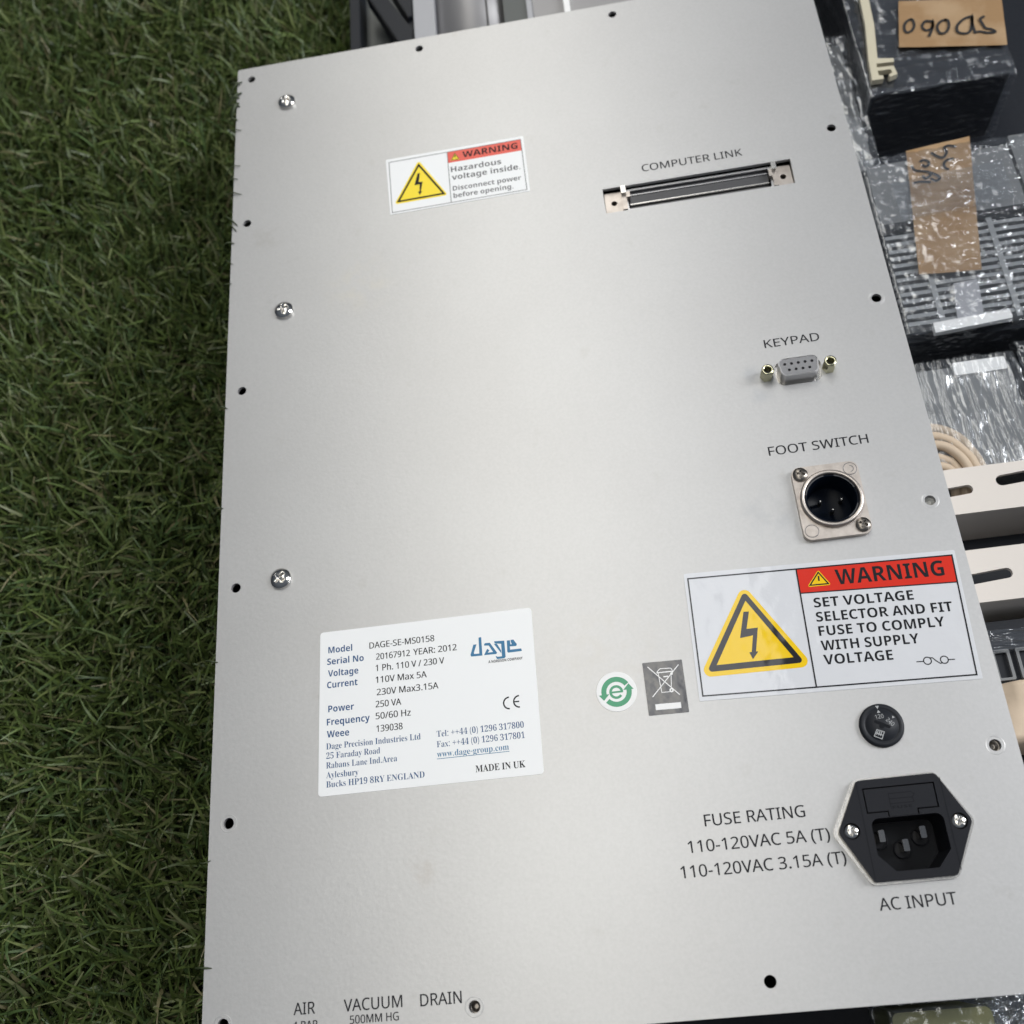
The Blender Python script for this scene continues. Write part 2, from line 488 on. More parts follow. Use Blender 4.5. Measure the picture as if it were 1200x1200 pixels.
        self.add(vs, fs, m, smooth)
    def obj(self, name, parent=None, label=None, fix=False):
        me = bpy.data.meshes.new(name)
        me.from_pydata([V(*v) for v in self.v], [], self.f)
        for n in self.mats: me.materials.append(M[n])
        me.polygons.foreach_set('material_index', self.m)
        me.polygons.foreach_set('use_smooth', self.s)
        me.update()
        if fix:
            bm = bmesh.new(); bm.from_mesh(me)
            bmesh.ops.recalc_face_normals(bm, faces=bm.faces); bm.to_mesh(me); bm.free()
        o = bpy.data.objects.new(name, me)
        COL.objects.link(o)
        if parent:
            o.parent = parent
            o.matrix_parent_inverse = world_of(parent).inverted()
        if label: o['label'] = label
        return o

def tag(o, label, cat, group=None, kind=None):
    o['label'] = label; o['category'] = cat
    if group: o['group'] = group
    if kind: o['kind'] = kind
    return o
def thing(name, label, cat, loc, group=None):
    o = bpy.data.objects.new(name, None)
    o.empty_display_size = 0.02
    COL.objects.link(o)
    o.location = V(*loc)
    return tag(o, label, cat, group)

# ------------------------------------------------------------------ the setting
g = Geo(); g.add([(-1500, -1500, -H), (1800, -1500, -H), (1800, 1500, -H), (-1500, 1500, -H)], [(0, 1, 2, 3)], 'floor_black')
fl = g.obj('floor', fix=True); fl['kind'] = 'structure'
g = Geo(); g.box(-700, 40, -700, 900, -H + 0.2, -H + 4, 'turf_soil')
tb = g.obj('turf_base'); tb['kind'] = 'structure'

def turf():
    rng = np.random.default_rng(11)
    x = []; y = []
    def region(x0, x1, y0, y1, dens):
        n = int((x1 - x0) * (y1 - y0) / 100.0 * dens)
        x.append(rng.uniform(x0, x1, n)); y.append(rng.uniform(y0, y1, n))
    region(-225, -7, -220, 480, 36)
    region(-7, 39, -220, 4, 36)
    x = np.concatenate(x); y = np.concatenate(y)
    # yarn tufts stand in stitched rows: pull the roots together
    tx, ty = np.round(x / 9.0) * 9.0, np.round(y / 7.0) * 7.0
    x = tx + (x - tx) * 0.75 + rng.normal(0, 0.8, len(x)); y = ty + (y - ty) * 0.75 + rng.normal(0, 0.8, len(y))
    N = len(x)
    K = 7
    curl = rng.random(N) < 0.5
    L = np.where(curl, rng.uniform(13, 28, N), rng.uniform(20, 36, N))
    w = np.where(curl, rng.uniform(0.35, 0.65, N), rng.uniform(0.5, 1.0, N))
    flow = np.arctan2(np.sin(x / 37.0 + y / 61.0), np.cos(y / 43.0 - x / 71.0)) 
    head = flow * 0.5 + rng.normal(0, 1.7, N)
    e0 = rng.uniform(1.0, 1.55, N)
    bend = np.where(curl, rng.uniform(1.0, 3.4, N), rng.uniform(0.2, 1.5, N))
    side = np.where(curl, rng.normal(0, 2.1, N), rng.normal(0, 0.5, N))
    px, py, pz = x.copy(), y.copy(), np.full(N, -H + 3.0)
    verts = np.zeros((N, K, 2, 3))
    tw0 = rng.normal(0, 0.5, N); tw1 = rng.normal(0, 0.9, N)
    for k in range(K):
        t = k / (K - 1)
        el = e0 - bend * t
        az = head + side * t
        d = np.stack([np.cos(el) * np.cos(az), np.cos(el) * np.sin(az), np.sin(el)], 1)
        sd = np.stack([-np.sin(az), np.cos(az), np.zeros(N)], 1)
        up = np.cross(d, sd)
        tw = tw0 + tw1 * t
        wd = sd * np.cos(tw)[:, None] + up * np.sin(tw)[:, None]
        ww = (w * (1 - 0.75 * max(0, t - 0.55) / 0.45))[:, None]
        P = np.stack([px, py, pz], 1)
        # blades cannot pass through the cabinet
        P[:, 0] = np.where((P[:, 1] > -9) & (P[:, 0] < 100) & (x < -7), np.minimum(P[:, 0], -9.0), P[:, 0])
        P[:, 1] = np.where((y < 4) & (x >= -7), np.minimum(P[:, 1], -10.0), P[:, 1])
        P[:, 2] = np.maximum(P[:, 2], -H + 4.5)
        verts[:, k, 0] = P + wd * ww
        verts[:, k, 1] = P - wd * ww
        step = (L / (K - 1))
        px = px + d[:, 0] * step; py = py + d[:, 1] * step; pz = pz + d[:, 2] * step
    co = verts.reshape(-1, 3)
    co = np.stack([co[:, 0] / 1000, -co[:, 1] / 1000, (co[:, 2] + H) / 1000], 1)
    base = (np.arange(N) * K * 2)[:, None]
    quad = np.array([[2 * k, 2 * k + 1, 2 * k + 3, 2 * k + 2] for k in range(K - 1)]).reshape(1, -1)
    idx = (base + quad).reshape(-1)
    me = bpy.data.meshes.new('grass')
    me.vertices.add(len(co)); me.vertices.foreach_set('co', co.astype(np.float32).reshape(-1))
    nf = N * (K - 1)
    me.loops.add(nf * 4); me.loops.foreach_set('vertex_index', idx.astype(np.int32))
    me.polygons.add(nf)
    me.polygons.foreach_set('loop_start', (np.arange(nf) * 4).astype(np.int32))
    me.polygons.foreach_set('use_smooth', np.ones(nf, bool))
    pal = np.array([[0.050, 0.072, 0.018], [0.060, 0.086, 0.026], [0.086, 0.105, 0.036], [0.040, 0.066, 0.022], [0.085, 0.095, 0.045], [0.115, 0.105, 0.055]])
    ch = rng.choice(len(pal), N, p=[.30, .24, .14, .18, .10, .04])
    tint = 1.6 * pal[ch] * rng.uniform(0.7, 1.3, N)[:, None]
    tint = np.concatenate([tint, np.ones((N, 1))], 1)
    at = me.color_attributes.new('tint', 'FLOAT_COLOR', 'POINT')
    at.data.foreach_set('color', np.repeat(tint, K * 2, 0).astype(np.float32).reshape(-1))
    me.materials.append(M['turf_blades'])
    me.update(); me.validate()
    o = bpy.data.objects.new('grass', me); COL.objects.link(o)
    tag(o, 'dark green artificial grass with curled blades left of the cabinet', 'grass', kind='stuff')
turf()

# ------------------------------------------------------------------ the instrument cabinet
cab = thing('instrument_cabinet', 'large pale grey metal cabinet panel with sockets, warning stickers and printed lettering', 'cabinet', (140, 224, -H))
HOLES = [(0, 0), (0, 94.3), (0, 188.6), (0, 282.9), (0, 377.2), (0.2, 445.6), (90, -0.7), (190, -0.5), (280, 0), (280, 94.3), (280, 188.6),
         (280, 282.9), (280, 377.2), (90, 446.3), (190, 446.0), (280, 446)]
SLOT = [(172.5, 108.4), (258.7, 108.2), (258.5, 122.0), (172.8, 122.4)]
KEY = (241.35, 218.9)
def dshape(cx, cy, wt, wb, h, r):
    return round_poly([(cx - wt / 2, cy - h / 2), (cx + wt / 2, cy - h / 2), (cx + wb / 2, cy + h / 2), (cx - wb / 2, cy + h / 2)], r, 6)
KEYCUT = dshape(KEY[0] + .3, KEY[1] - .2, 20.6, 17.2, 11.0, 3.0)
RECESS = round_poly([(232.2, 398.1), (256.3, 398.1), (256.3, 410.0), (251.2, 415.6), (237.2, 415.6), (232.2, 410.0)], [2.6, 2.6, .7, .7, .7, .7])
XC = (243.1, 278.2)
g = Geo()
outline = round_poly([(-7.6, -8.1), (287.5, -7.9), (287.7, 455.5), (-7.6, 455.9)], 0.8, 4)
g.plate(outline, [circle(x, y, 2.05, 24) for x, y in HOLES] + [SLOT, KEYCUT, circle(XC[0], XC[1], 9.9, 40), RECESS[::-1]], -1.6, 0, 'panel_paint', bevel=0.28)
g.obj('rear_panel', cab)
g = Geo()
x0, x1, y0, y1 = -6.2, 286.2, -6.6, 454.2
g.plate([(x0, y0), (x1, y0), (x1, y1), (x0, y1)], [[(x0 + 1.2, y0 + 1.2), (x1 - 1.2, y0 + 1.2), (x1 - 1.2, y1 - 1.2), (x0 + 1.2, y1 - 1.2)]], -H + 4, -1.7, 'panel_paint')
g.add([(x0 + 1.2, y0 + 1.2, -60), (x1 - 1.2, y0 + 1.2, -60), (x1 - 1.2, y1 - 1.2, -60), (x0 + 1.2, y1 - 1.2, -60)], [(0, 1, 2, 3)], 'recess_dark')
g.obj('chassis', cab, fix=False)
# threaded inserts seen inside three of the holes
for (x, y, m, z) in ((280, 282.9, 'inner_grey', -2.4), (280, 377.2, 'inner_thread', -3.0), (90, 446.3, 'inner_thread', -4.0)):
    g = Geo(); g.lathe(x, y, [(3.4, z - 2), (3.4, z), (1.5, z), (1.4, z - 0.7), (0.6, z - 0.8)], m, 24)
    g.obj('threaded_insert', cab)
# faint raised ring pressed around the holes
for (x, y) in HOLES:
    g = Geo(); g.lathe(x, y, [(3.35, 0.0), (3.25, 0.05), (3.05, 0.05), (2.95, 0.01)][:4], 'panel_paint', 32)
    # open ring: drop the closing cap
    g.f.pop(); g.m.pop(); g.s.pop()
    if (x, y) in ((280, 377.2), (280, 188.6), (0, 377.2), (0.2, 445.6), (280, 282.9), (90, 446.3)):
        g.obj('hole_rim', cab)

def phillips(g, cx, cy, z, r, ang, m, depth=0.8, w=0.22):
    """cross recess drawn as a sunken dark cross with sloping walls"""
    for k in range(2):
        a = ang + k * math.pi / 2
        d = Vector((math.cos(a), math.sin(a))); n = Vector((-d.y, d.x))
        c = Vector((cx, cy))
        pts = [c - d * r - n * w * r, c + d * r - n * w * r, c + d * r + n * w * r, c - d * r + n * w * r]
        g.add([(p.x, p.y, z + 0.012 * (k + 1)) for p in pts], [(0, 1, 2, 3)], m)

def pan_head(cx, cy, R, h, ang, m, cross_m, domed=True):
    """a pan head with a real cross recess cut into a radial grid"""
    g = Geo()
    n, rings = 96, 30
    vs, fs = [], []
    prof = []
    for k in range(rings + 1):
        t = k / rings
        r = R * t
        z = h * (1 - (t ** 2.6) * 0.55) if domed else h
        prof.append((r, z))
    for k, (r, z) in enumerate(prof):
        for i in range(n):
            a = 2 * math.pi * i / n
            x, y = r * math.cos(a), r * math.sin(a)
            u = x * math.cos(ang) + y * math.sin(ang); v = -x * math.sin(ang) + y * math.cos(ang)
            dz = 0
            arm, hw = R * 0.56, R * 0.145
            inside = (abs(u) < arm and abs(v) < hw) or (abs(v) < arm and abs(u) < hw)
            if inside:
                dz = -min(0.65 * h, (arm - max(abs(u), abs(v))) * 1.0 + 0.35)
            vs.append((cx + x, cy + y, z + dz))
    for k in range(rings):
        for i in range(n):
            j = (i + 1) % n
            fs.append((k * n + i, k * n + j, (k + 1) * n + j, (k + 1) * n + i))
    g.add(vs, fs, m, True)
    zr = prof[-1][1]
    g.lathe(cx, cy, [(R, zr), (R * 1.01, zr * 0.5), (R * 0.98, 0.02)], m, n)
    g.f.pop(); g.m.pop(); g.s.pop()
    return g
for i, (x, y) in enumerate(((19.6, 20.6), (19.5, 149.0), (19.6, 281.6))):
    g = pan_head(x, y, 4.35, 3.0, 0.5 + i * 0.9, 'screw_steel', 'recess_dark')
    g.obj('pan_head_screw', cab, fix=True)

# printed lettering on the panel
ZP = 0.05
for nm, items in (('lettering', [('COMPUTER LINK', 192.0, 101.85, 46.3, 4.0)]), ('lettering', [('KEYPAD', 230.4, 205.2, 22.8, 3.9)]),
                  ('lettering', [('FOOT SWITCH', 223.4, 255.1, 39.3, 3.9)]),
                  ('lettering', [('FUSE RATING', 176.3, 394.9, 35.0, 4.0), ('110-120VAC 5A (T)', 169.3, 403.3, 48.9, 4.0), ('110-120VAC 3.15A (T)', 165.6, 411.4, 56.5, 4.0)]),
                  ('lettering', [('AC INPUT', 229.8, 427.3, 25.3, 3.9)]), ('lettering', [('AIR', 25.9, 444.3, 7.7, 3.8), ('4 BAR', 25.6, 449.0, 9.0, 2.6)]),
                  ('lettering', [('VACUUM', 44.0, 444.5, 20.8, 3.8), ('500MM HG', 46.1, 448.5, 17.3, 2.6)]), ('lettering', [('DRAIN', 71.2, 444.8, 14.5, 3.8)])):
    g = Geo()
    for s, x, y, w, c in items:
        for dx, dy in ((-.05, 0), (.05, 0.0), (0, .05)):      # the ink spreads a little beyond each stroke
            g.text(s, x + dx, y + dy, w, c, 'medium', ZP + .004 * (1 + dx * 10 + dy * 50), 'silk_ink')
    g.obj(nm, cab)

# --- small warning sticker
def frame(g, quad, w, z, m):
    g.stroke(quad, w, z, m, True)
def sticker(name, outer, m, label, t=0.16, r=0.6):
    g = Geo(); g.plate(round_poly(outer, r, 4), [], 0.0, t, m, bevel=0.05)
    return g.obj(name, cab, label)
st = sticker('warning_sticker', [(70.2, 69.3), (138.5, 68.6), (139.0, 102.6), (71.4, 103.4)], 'plate_white', 'small white hazardous voltage sticker')
Z1, Z2, Z3, Z4, Z5 = 0.20, 0.24, 0.28, 0.32, 0.36
g = Geo(); g.sheet([[(101.0, 71.0), (137.1, 70.6), (137.3, 77.5), (101.1, 77.8)]], Z1, 'paper_red'); g.obj('red_band', st)
g = Geo()
frame(g, [(71.8, 71.3), (137.1, 70.6), (137.6, 101.5), (72.5, 102.3)], 0.32, Z2, 'grey_ink')
g.stroke([(100.9, 71.0), (101.2, 101.9)], 0.32, Z2 + .01, 'grey_ink'); g.obj('border', st)
g = Geo()
g.plate(round_poly([(86.5, 73.0), (99.9, 97.1), (73.6, 97.6)], 1.0), [], Z1, None, 'paper_yellow')
tri = [(86.5, 76.0), (97.9, 95.8), (75.7, 96.2)]
g.stroke(tri, 0.95, Z2, 'print_ink', True)
g.plate([(85.74, 81.1), (86.86, 81.16), (86.07, 86.44), (87.96, 86.65), (86.86, 92.3), (87.5, 92.3), (86.23, 94.4), (85.5, 92.2), (86.2, 92.2), (86.5, 87.9), (83.9, 88.0)], [], Z2, None, 'print_ink')
g.obj('hazard_triangle', st)
g = Geo()
g.plate([(104.6, 72.2), (106.7, 76.6), (102.4, 76.6)], [], Z2, None, 'paper_yellow')
g.stroke([(104.6, 72.6), (106.3, 76.3), (102.9, 76.3)], 0.3, Z3, 'print_ink', True)
g.stroke([(104.6, 73.7), (104.6, 75.1)], 0.5, Z3, 'print_ink')
g.text('WARNING', 108.3, 75.9, 27.0, 3.6, 'bold', Z2, 'print_ink'); 
for s, x, y, w, c, in (('Hazardous', 102.1, 83.7, 24.6, 3.2), ('voltage inside.', 102.3, 88.6, 33.3, 3.2)):
    g.text(s, x, y, w, c, 'bold', Z1, 'grey_ink')
for s, x, y, w, c, in (('Disconnect power', 102.4, 95.1, 33.0, 2.7), ('before opening.', 102.5, 99.5, 28.8, 2.7)):
    g.text(s, x, y, w, c, 'bold', Z1, 'grey_ink')
g.obj('lettering', st)

# --- big warning sticker (glossy vinyl, slightly turned)
st = sticker('warning_sticker', [(182.3, 300.6), (283.9, 304.1), (281.8, 353.7), (181.0, 350.7)], 'vinyl_white', 'large glossy white supply voltage sticker', 0.2)
Z1, Z2, Z3, Z4 = 0.24, 0.28, 0.32, 0.36
g = Geo(); g.sheet([[(224.9, 304.1), (282.4, 306.1), (281.95, 316.9), (224.65, 314.1)]], Z1, 'vinyl_red'); g.obj('red_band', st)
g = Geo()
frame(g, [(183.7, 302.8), (282.45, 306.1), (280.05, 352.0), (182.5, 348.9)], 0.55, Z2, 'vinyl_black')
g.stroke([(224.85, 304.3), (223.65, 350.1)], 0.55, Z2 + .01, 'vinyl_black'); g.stroke([(224.65, 314.0), (281.9, 316.8)], 0.45, Z2 + .02, 'vinyl_black')
g.obj('border', st)
g = Geo()
g.plate(round_poly([(204.0, 307.6), (224.4, 342.4), (182.2, 342.0)], 2.6), [], Z1, None, 'vinyl_yellow')
g.plate(round_poly([(203.95, 310.4), (221.3, 340.6), (185.3, 340.2)], 1.2), [[(203.9, 314.3), (217.6, 338.2), (189.3, 337.9)][::-1]], Z2, None, 'vinyl_black')
g.plate([(202.45, 318.61), (204.49, 318.73), (202.47, 325.39), (206.69, 325.37), (204.5, 334.4), (205.3, 334.5), (202.87, 337.26), (202.0, 334.5), (202.9, 334.4), (204.42, 328.17), (199.5, 328.65)], [], Z2, None, 'vinyl_black')
g.obj('hazard_triangle', st)
g = Geo()
g.plate(round_poly([(232.9, 305.6), (236.6, 312.1), (227.6, 311.9)], .5), [], Z2, None, 'vinyl_yellow')
g.stroke([(232.75, 306.6), (235.6, 311.5), (228.8, 311.3)], 0.5, Z3, 'vinyl_black', True)
g.stroke([(232.55, 308.0), (232.4, 310.0)], 0.6, Z3, 'vinyl_black')
g.text('WARNING', 238.6, 312.3, 39.6, 6.0, 'bold', Z2, 'vinyl_black', 2.0)
for s, x, y, w in (('SET VOLTAGE', 228.7, 320.2, 36.4), ('SELECTOR AND FIT', 228.5, 325.8, 49.3), ('FUSE TO COMPLY', 228.4, 331.3, 45.3), ('WITH SUPPLY', 228.2, 336.9, 35.1), ('VOLTAGE', 228.1, 342.3, 24.7)):
    g.text(s, x, y, w, 3.75, 'bold', Z1, 'vinyl_black', 2.2)
g.stroke([(260.5, 345.0), (262.9, 345.1)], .4, Z1, 'vinyl_black')
g.stroke(circle(264.4, 345.05, 1.35, 20), .4, Z1, 'vinyl_black', True)
g.stroke(circle(270.3, 345.35, 1.35, 20), .4, Z1, 'vinyl_black', True)
g.stroke([(265.2, 344.0), (266.4, 344.2), (267.4, 345.4), (268.6, 346.5), (269.5, 346.4)], .4, Z1, 'vinyl_black')
g.stroke([(271.7, 345.45), (274.0, 345.6)], .4, Z1, 'vinyl_black')
g.obj('lettering', st)

# --- rating plate
st = sticker('rating_plate', [(36.1, 306.7), (121.7, 306.7), (120.9, 371.0), (35.0, 370.9)], 'plate_white', 'white specification label with blue headings', 0.16, 1.3)
Z1 = 0.20
g = Geo()
for s, x, y, w in (('Model', 39.4, 315.6, 9.8), ('Serial No', 38.9, 320.3, 14.9), ('Voltage', 39.2, 325.1, 12.3), ('Current', 38.8, 329.7, 12.3), ('Power', 39.2, 339.2, 10.3), ('Frequency', 38.6, 344.3, 17.1), ('Weee', 38.6, 349.0, 8.8)):
    g.text(s, x, y, w, 2.55, 'bold', Z1, 'heading_blue')
g.obj('heading_lettering', st)
g = Geo()
for s, x, y, w in (('DAGE-SE-MS0158', 56.2, 315.7, 26.2), ('20167912', 58.8, 320.5, 13.6), ('YEAR: 2012', 73.8, 320.4, 17.3), ('1 Ph. 110 V / 230 V', 58.5, 325.1, 27.4), ('110V Max 5A', 58.4, 329.8, 20.3),
                   ('230V Max3.15A', 58.7, 334.7, 24.4), ('250 VA', 58.1, 339.4, 10.1), ('50/60 Hz', 58.0, 344.0, 13.8), ('139038', 58.2, 348.9, 10.2)):
    g.text(s, x, y, w, 2.5, 'medium', Z1, 'print_ink'); g.text(s, x + .09, y, w, 2.5, 'medium', Z1 + .006, 'print_ink')
g.obj('value_lettering', st)
g = Geo()
for s, x, y, w in (('Dage Precision Industries Ltd', 38.3, 353.5, 37.0), ('25 Faraday Road', 38.3, 357.1, 21.1), ('Rabans Lane Ind.Area', 38.2, 360.7, 27.7), ('Aylesbury', 38.2, 364.3, 12.6), ('Bucks HP19 8RY ENGLAND', 38.2, 367.8, 38.0),
                   ('Tel: ++44 (0) 1296 317800', 81.6, 353.3, 33.4), ('Fax: ++44 (0) 1296 317801', 81.4, 357.2, 33.6)):
    g.text(s, x, y, w, 2.3, 'serif', Z1, 'heading_blue')
g.text('www.dage-group.com', 81.3, 360.9, 27.4, 2.3, 'serif', Z1, 'logo_blue')
g.stroke([(81.2, 361.5), (108.8, 361.5)], .22, Z1, 'logo_blue')
g.text('MADE IN UK', 95.6, 367.9, 18.8, 2.45, 'serifbold', Z1, 'print_ink')
g.obj('address_lettering', st)
LOGO = [[(100.07, 316.4), (101.15, 316.3), (101.13, 323.77), (96.77, 323.68), (96.44, 323.07), (97.86, 319.02), (99.11, 319.0), (97.85, 322.24), (97.9, 322.76), (99.98, 322.83)],
        [(102.14, 319.25), (102.58, 318.93), (104.36, 319.0), (106.97, 323.32), (106.6, 323.79), (101.78, 323.7), (103.18, 321.3), (103.98, 321.96), (103.35, 322.89), (105.4, 322.85), (103.91, 320.09), (102.1, 319.88)],
        [(105.99, 319.71), (107.12, 319.67), (108.59, 322.6), (108.61, 323.8)],
        [(106.13, 318.63), (110.11, 318.83), (110.16, 325.4), (109.52, 325.84), (106.78, 325.85), (106.25, 324.71), (106.67, 324.7), (107.07, 324.98), (108.75, 324.95), (108.79, 319.96), (106.29, 319.52)],
        [(111.11, 318.95), (112.29, 318.92), (112.44, 320.68), (112.95, 320.6), (112.65, 319.71), (112.58, 318.89), (113.7, 318.83), (114.94, 320.84), (114.61, 321.52), (112.1, 321.42), (112.13, 322.73), (116.46, 322.74), (116.71, 323.76), (111.29, 323.83), (110.97, 323.36)]]
g = Geo()
for p in LOGO: g.plate(p, [], Z1, None, 'logo_blue')
g.text('A NORDSON COMPANY', 103.3, 327.1, 13.4, 1.05, 'bold', Z1, 'print_ink')
g.obj('logo', st)
def arc(cx, cy, r, a0, a1, n=14, ry=None):
    ry = ry or r
    return [(cx + r * math.cos(math.radians(a0 + (a1 - a0) * k / n)), cy + ry * math.sin(math.radians(a0 + (a1 - a0) * k / n))) for k in range(n + 1)]
g = Geo()
g.stroke(arc(110.2, 343.4, 2.2, -90, -270), .55, Z1, 'print_ink')
g.stroke(arc(114.1, 343.2, 2.2, -90, -270), .55, Z1, 'print_ink'); g.stroke([(112.2, 343.2), (114.0, 343.2)], .5, Z1 + .01, 'print_ink')
g.obj('conformity_mark', st)

# --- round recycling sticker and the crossed-out bin sticker
g = Geo(); g.lathe(151.0, 343.6, [(7.6, 0.0), (7.6, 0.13), (7.5, 0.16)], 'label_white', 48)
st = g.obj('recycling_sticker', cab, 'round white sticker with green arrows')
g = Geo(); EC = (151.0, 343.7)
g.stroke(arc(EC[0], EC[1], 4.75, 158, 328, 24), 1.9, Z1, 'eco_green')
g.stroke(arc(EC[0], EC[1], 4.75, -12, 140, 24), 1.9, Z1, 'eco_green')
g.plate([(144.3, 344.5), (148.2, 344.3), (146.0, 346.6)], [], Z1 + .01, None, 'eco_green')
g.plate([(153.6, 343.3), (155.8, 341.0), (157.5, 343.3)], [], Z1 + .01, None, 'eco_green')
g.stroke(arc(EC[0] - .1, EC[1] + .1, 2.15, 38, 360, 20), 0.95, Z1, 'eco_green')
g.stroke([(EC[0] - 2.2, EC[1] + .1), (EC[0] + 2.45, EC[1] + .1)], 0.7, Z1 + .01, 'eco_green')
g.obj('arrow_emblem', st)
st = sticker('bin_sticker', [(161.9, 333.9), (176.8, 334.2), (176.7, 354.2), (161.8, 354.0)], 'gloss_black_label', 'glossy black sticker with a crossed out bin', 0.16, 0.3)
g = Geo()
mm = 'label_white'
g.stroke([(163.7, 335.61), (174.2, 347.43)], .34, Z1, mm); g.stroke([(175.31, 336.03), (164.07, 347.23)], .34, Z1 + .01, mm)
g.stroke([(166.89, 338.0), (168.24, 336.85), (172.22, 337.03), (172.78, 337.98)], .3, Z1 + .02, mm); g.stroke([(166.7, 338.3), (172.9, 338.3)], .42, Z1 + .03, mm)
g.stroke([(167.34, 338.42), (167.7, 345.87), (170.81, 345.89)], .26, Z1 + .02, mm); g.stroke([(172.17, 338.63), (171.46, 344.38)], .26, Z1 + .02, mm)
g.stroke([(169.13, 340.05), (170.87, 340.0)], .45, Z1 + .02, mm)
g.stroke(circle(171.4, 345.4, .55, 14), .5, Z1 + .03, mm, True); g.stroke(circle(172.25, 339.2, .3, 12), .4, Z1 + .04, mm, True)
g.obj('bin_symbol', st)
g = Geo(); g.sheet([[(164.67, 350.0), (174.14, 350.2), (174.09, 352.4), (164.68, 352.2)]], Z1, mm); g.obj('white_bar', st)

# --- ribbon connector sunk in its slot
cn = bpy.data.objects.new('ribbon_connector', None); COL.objects.link(cn); cn.parent = cab
cn.matrix_parent_inverse = world_of(cab).inverted(); cn.location = V(215.6, 115.2, -4); cn['label'] = 'long sunken slot connector with metal ends'
def child(g, name, p, fix=False):
    """part of a part that is an Empty"""
    return g.obj(name, p, None, fix)
g = Geo()
g.sheet([[(170, 106), (261, 106), (261, 125), (170, 125)]], -9, 'deep_black')
g.plate([(182.6, 109.2), (249.6, 109.2), (249.6, 121.6), (182.6, 121.6)], [rrect(183.6, 248.6, 110.2, 120.6, 1.0)], -8.9, -1.9, 'shell_tin')
child(g, 'shell', cn)
g = Geo()
g.box(184.4, 247.8, 113.0, 117.2, -8.9, -2.6, 'slate_plastic', 0.3)
g.box(184.4, 247.8, 117.45, 118.0, -8.9, -2.3, 'bright_tin'); g.box(184.4, 247.8, 112.2, 112.6, -8.9, -2.4, 'shell_tin')
g.box(184.4, 247.8, 118.5, 120.4, -8.9, -3.6, 'grey_groove'); g.box(184.4, 247.8, 110.5, 111.7, -8.9, -3.4, 'slate_plastic')
child(g, 'contact_tongue', cn)
for (xa, xb, xl) in ((173.0, 182.2, 181.9), (250.0, 258.3, 250.6)):
    g = Geo(); g.plate(rrect(xa, xb, 109.6, 121.7, .5), [circle((xa + xb) / 2 - (0.5 if xa < 200 else -.3), 115.8, 1.4, 16)], -6, -2.2, 'nickel')
    child(g, 'end_block', cn)
    g = Geo()
    xl -= 0.0
    g.box(xl - 1.1, xl + 1.1, 108.9, 121.2, -2.4, -0.6, 'nickel', 0.2)
    g.box(xl - 1.1, xl + 1.1, 108.7, 113.0, -0.6, 1.0, 'bright_tin', 0.3)
    g.box(xl - 2.6, xl - 1.1, 112.6, 116.2, -2.4, 0.2, 'nickel', 0.2) if xa > 200 else g.box(xl + 1.1, xl + 2.8, 112.0, 115.0, -2.4, 0.2, 'nickel', 0.2)
    child(g, 'latch', cn)

# --- nine-hole keypad socket
cn = bpy.data.objects.new('keypad_socket', None); COL.objects.link(cn); cn.parent = cab
cn.matrix_parent_inverse = world_of(cab).inverted(); cn.location = V(KEY[0], KEY[1], 0); cn['label'] = 'small grey nine-hole socket between two hex posts'
kx, ky = KEY
g = Geo()
g.box(kx - 15.4, kx + 15.4, ky - 6.2, ky + 6.2, -3.0, -1.75, 'bright_tin')
child(g, 'flange', cn)
g = Geo()
g.plate(dshape(kx, ky, 16.9, 14.6, 8.3, 2.4), [dshape(kx, ky, 15.9, 13.6, 7.3, 2.0)], -1.7, 5.9, 'shell_tin', bevel=0.25)
child(g, 'shell', cn)
hl = [circle(kx - 5.5 + 2.75 * i, ky - 1.42, .62, 14) for i in range(5)] + [circle(kx - 4.13 + 2.75 * i, ky + 1.42, .62, 14) for i in range(4)]
g = Geo(); g.plate(dshape(kx, ky, 15.85, 13.55, 7.25, 2.0), hl, 2.0, 5.6, 'dsub_face'); g.sheet([dshape(kx, ky, 15.8, 13.5, 7.2, 2.0)], 2.1, 'deep_black')
child(g, 'socket_face', cn)
for x in (kx - 12.7, kx + 12.7):
    g = Geo(); R = 2.55
    g.lathe(x, ky, [(2.75, 0.02), (2.75, 4.9), (2.35, 5.9), (1.75, 6.0)], 'brass_zinc', ngon=6, smooth=False); g.f.pop(); g.m.pop(); g.s.pop()
    g.lathe(x, ky, [(2.45, 5.3), (2.4, 5.95), (1.55, 6.02), (1.4, 5.6), (1.3, 2.0)], 'brass_zinc', 28); g.f.pop(); g.m.pop(); g.s.pop()
    g.lathe(x, ky, [(1.4, 2.5), (0.1, 2.4)], 'recess_dark', 16)
    child(g, 'hex_post', cn)

# --- round three-pin foot switch socket on its square flange
cn = bpy.data.objects.new('foot_switch_socket', None); COL.objects.link(cn); cn.parent = cab
cn.matrix_parent_inverse = world_of(cab).inverted(); cn.location = V(XC[0], XC[1], 0); cn['label'] = 'square nickel flange with a round black three-pin socket'
cx, cy = XC
g = Geo()
g.plate(rrect(cx - 13.1, cx + 12.7, cy - 15.2, cy + 15.8, 3.2, 8), [circle(cx, cy, 10.6, 48)], 0.0, 2.4, 'nickel', bevel=0.3)
for (x, y) in ((cx + 9.5, cy - 11.9), (cx - 9.8, cy + 12.2)):
    g.lathe(x, y, [(2.75, 2.3), (2.7, 2.43), (2.45, 2.43), (2.4, 2.3)], 'grey_groove', 28); g.f.pop(); g.m.pop(); g.s.pop()
    g.lathe(x, y, [(2.4, 2.3), (2.35, 2.5)], 'nickel', 28)
g.stroke(arc(cx + 9.5, cy - 11.9, 1.3, -90, 90, 8) + [(cx + 9.5, cy - 10.6)], .3, 2.53, 'grey_groove')
child(g, 'flange', cn)
g = Geo()
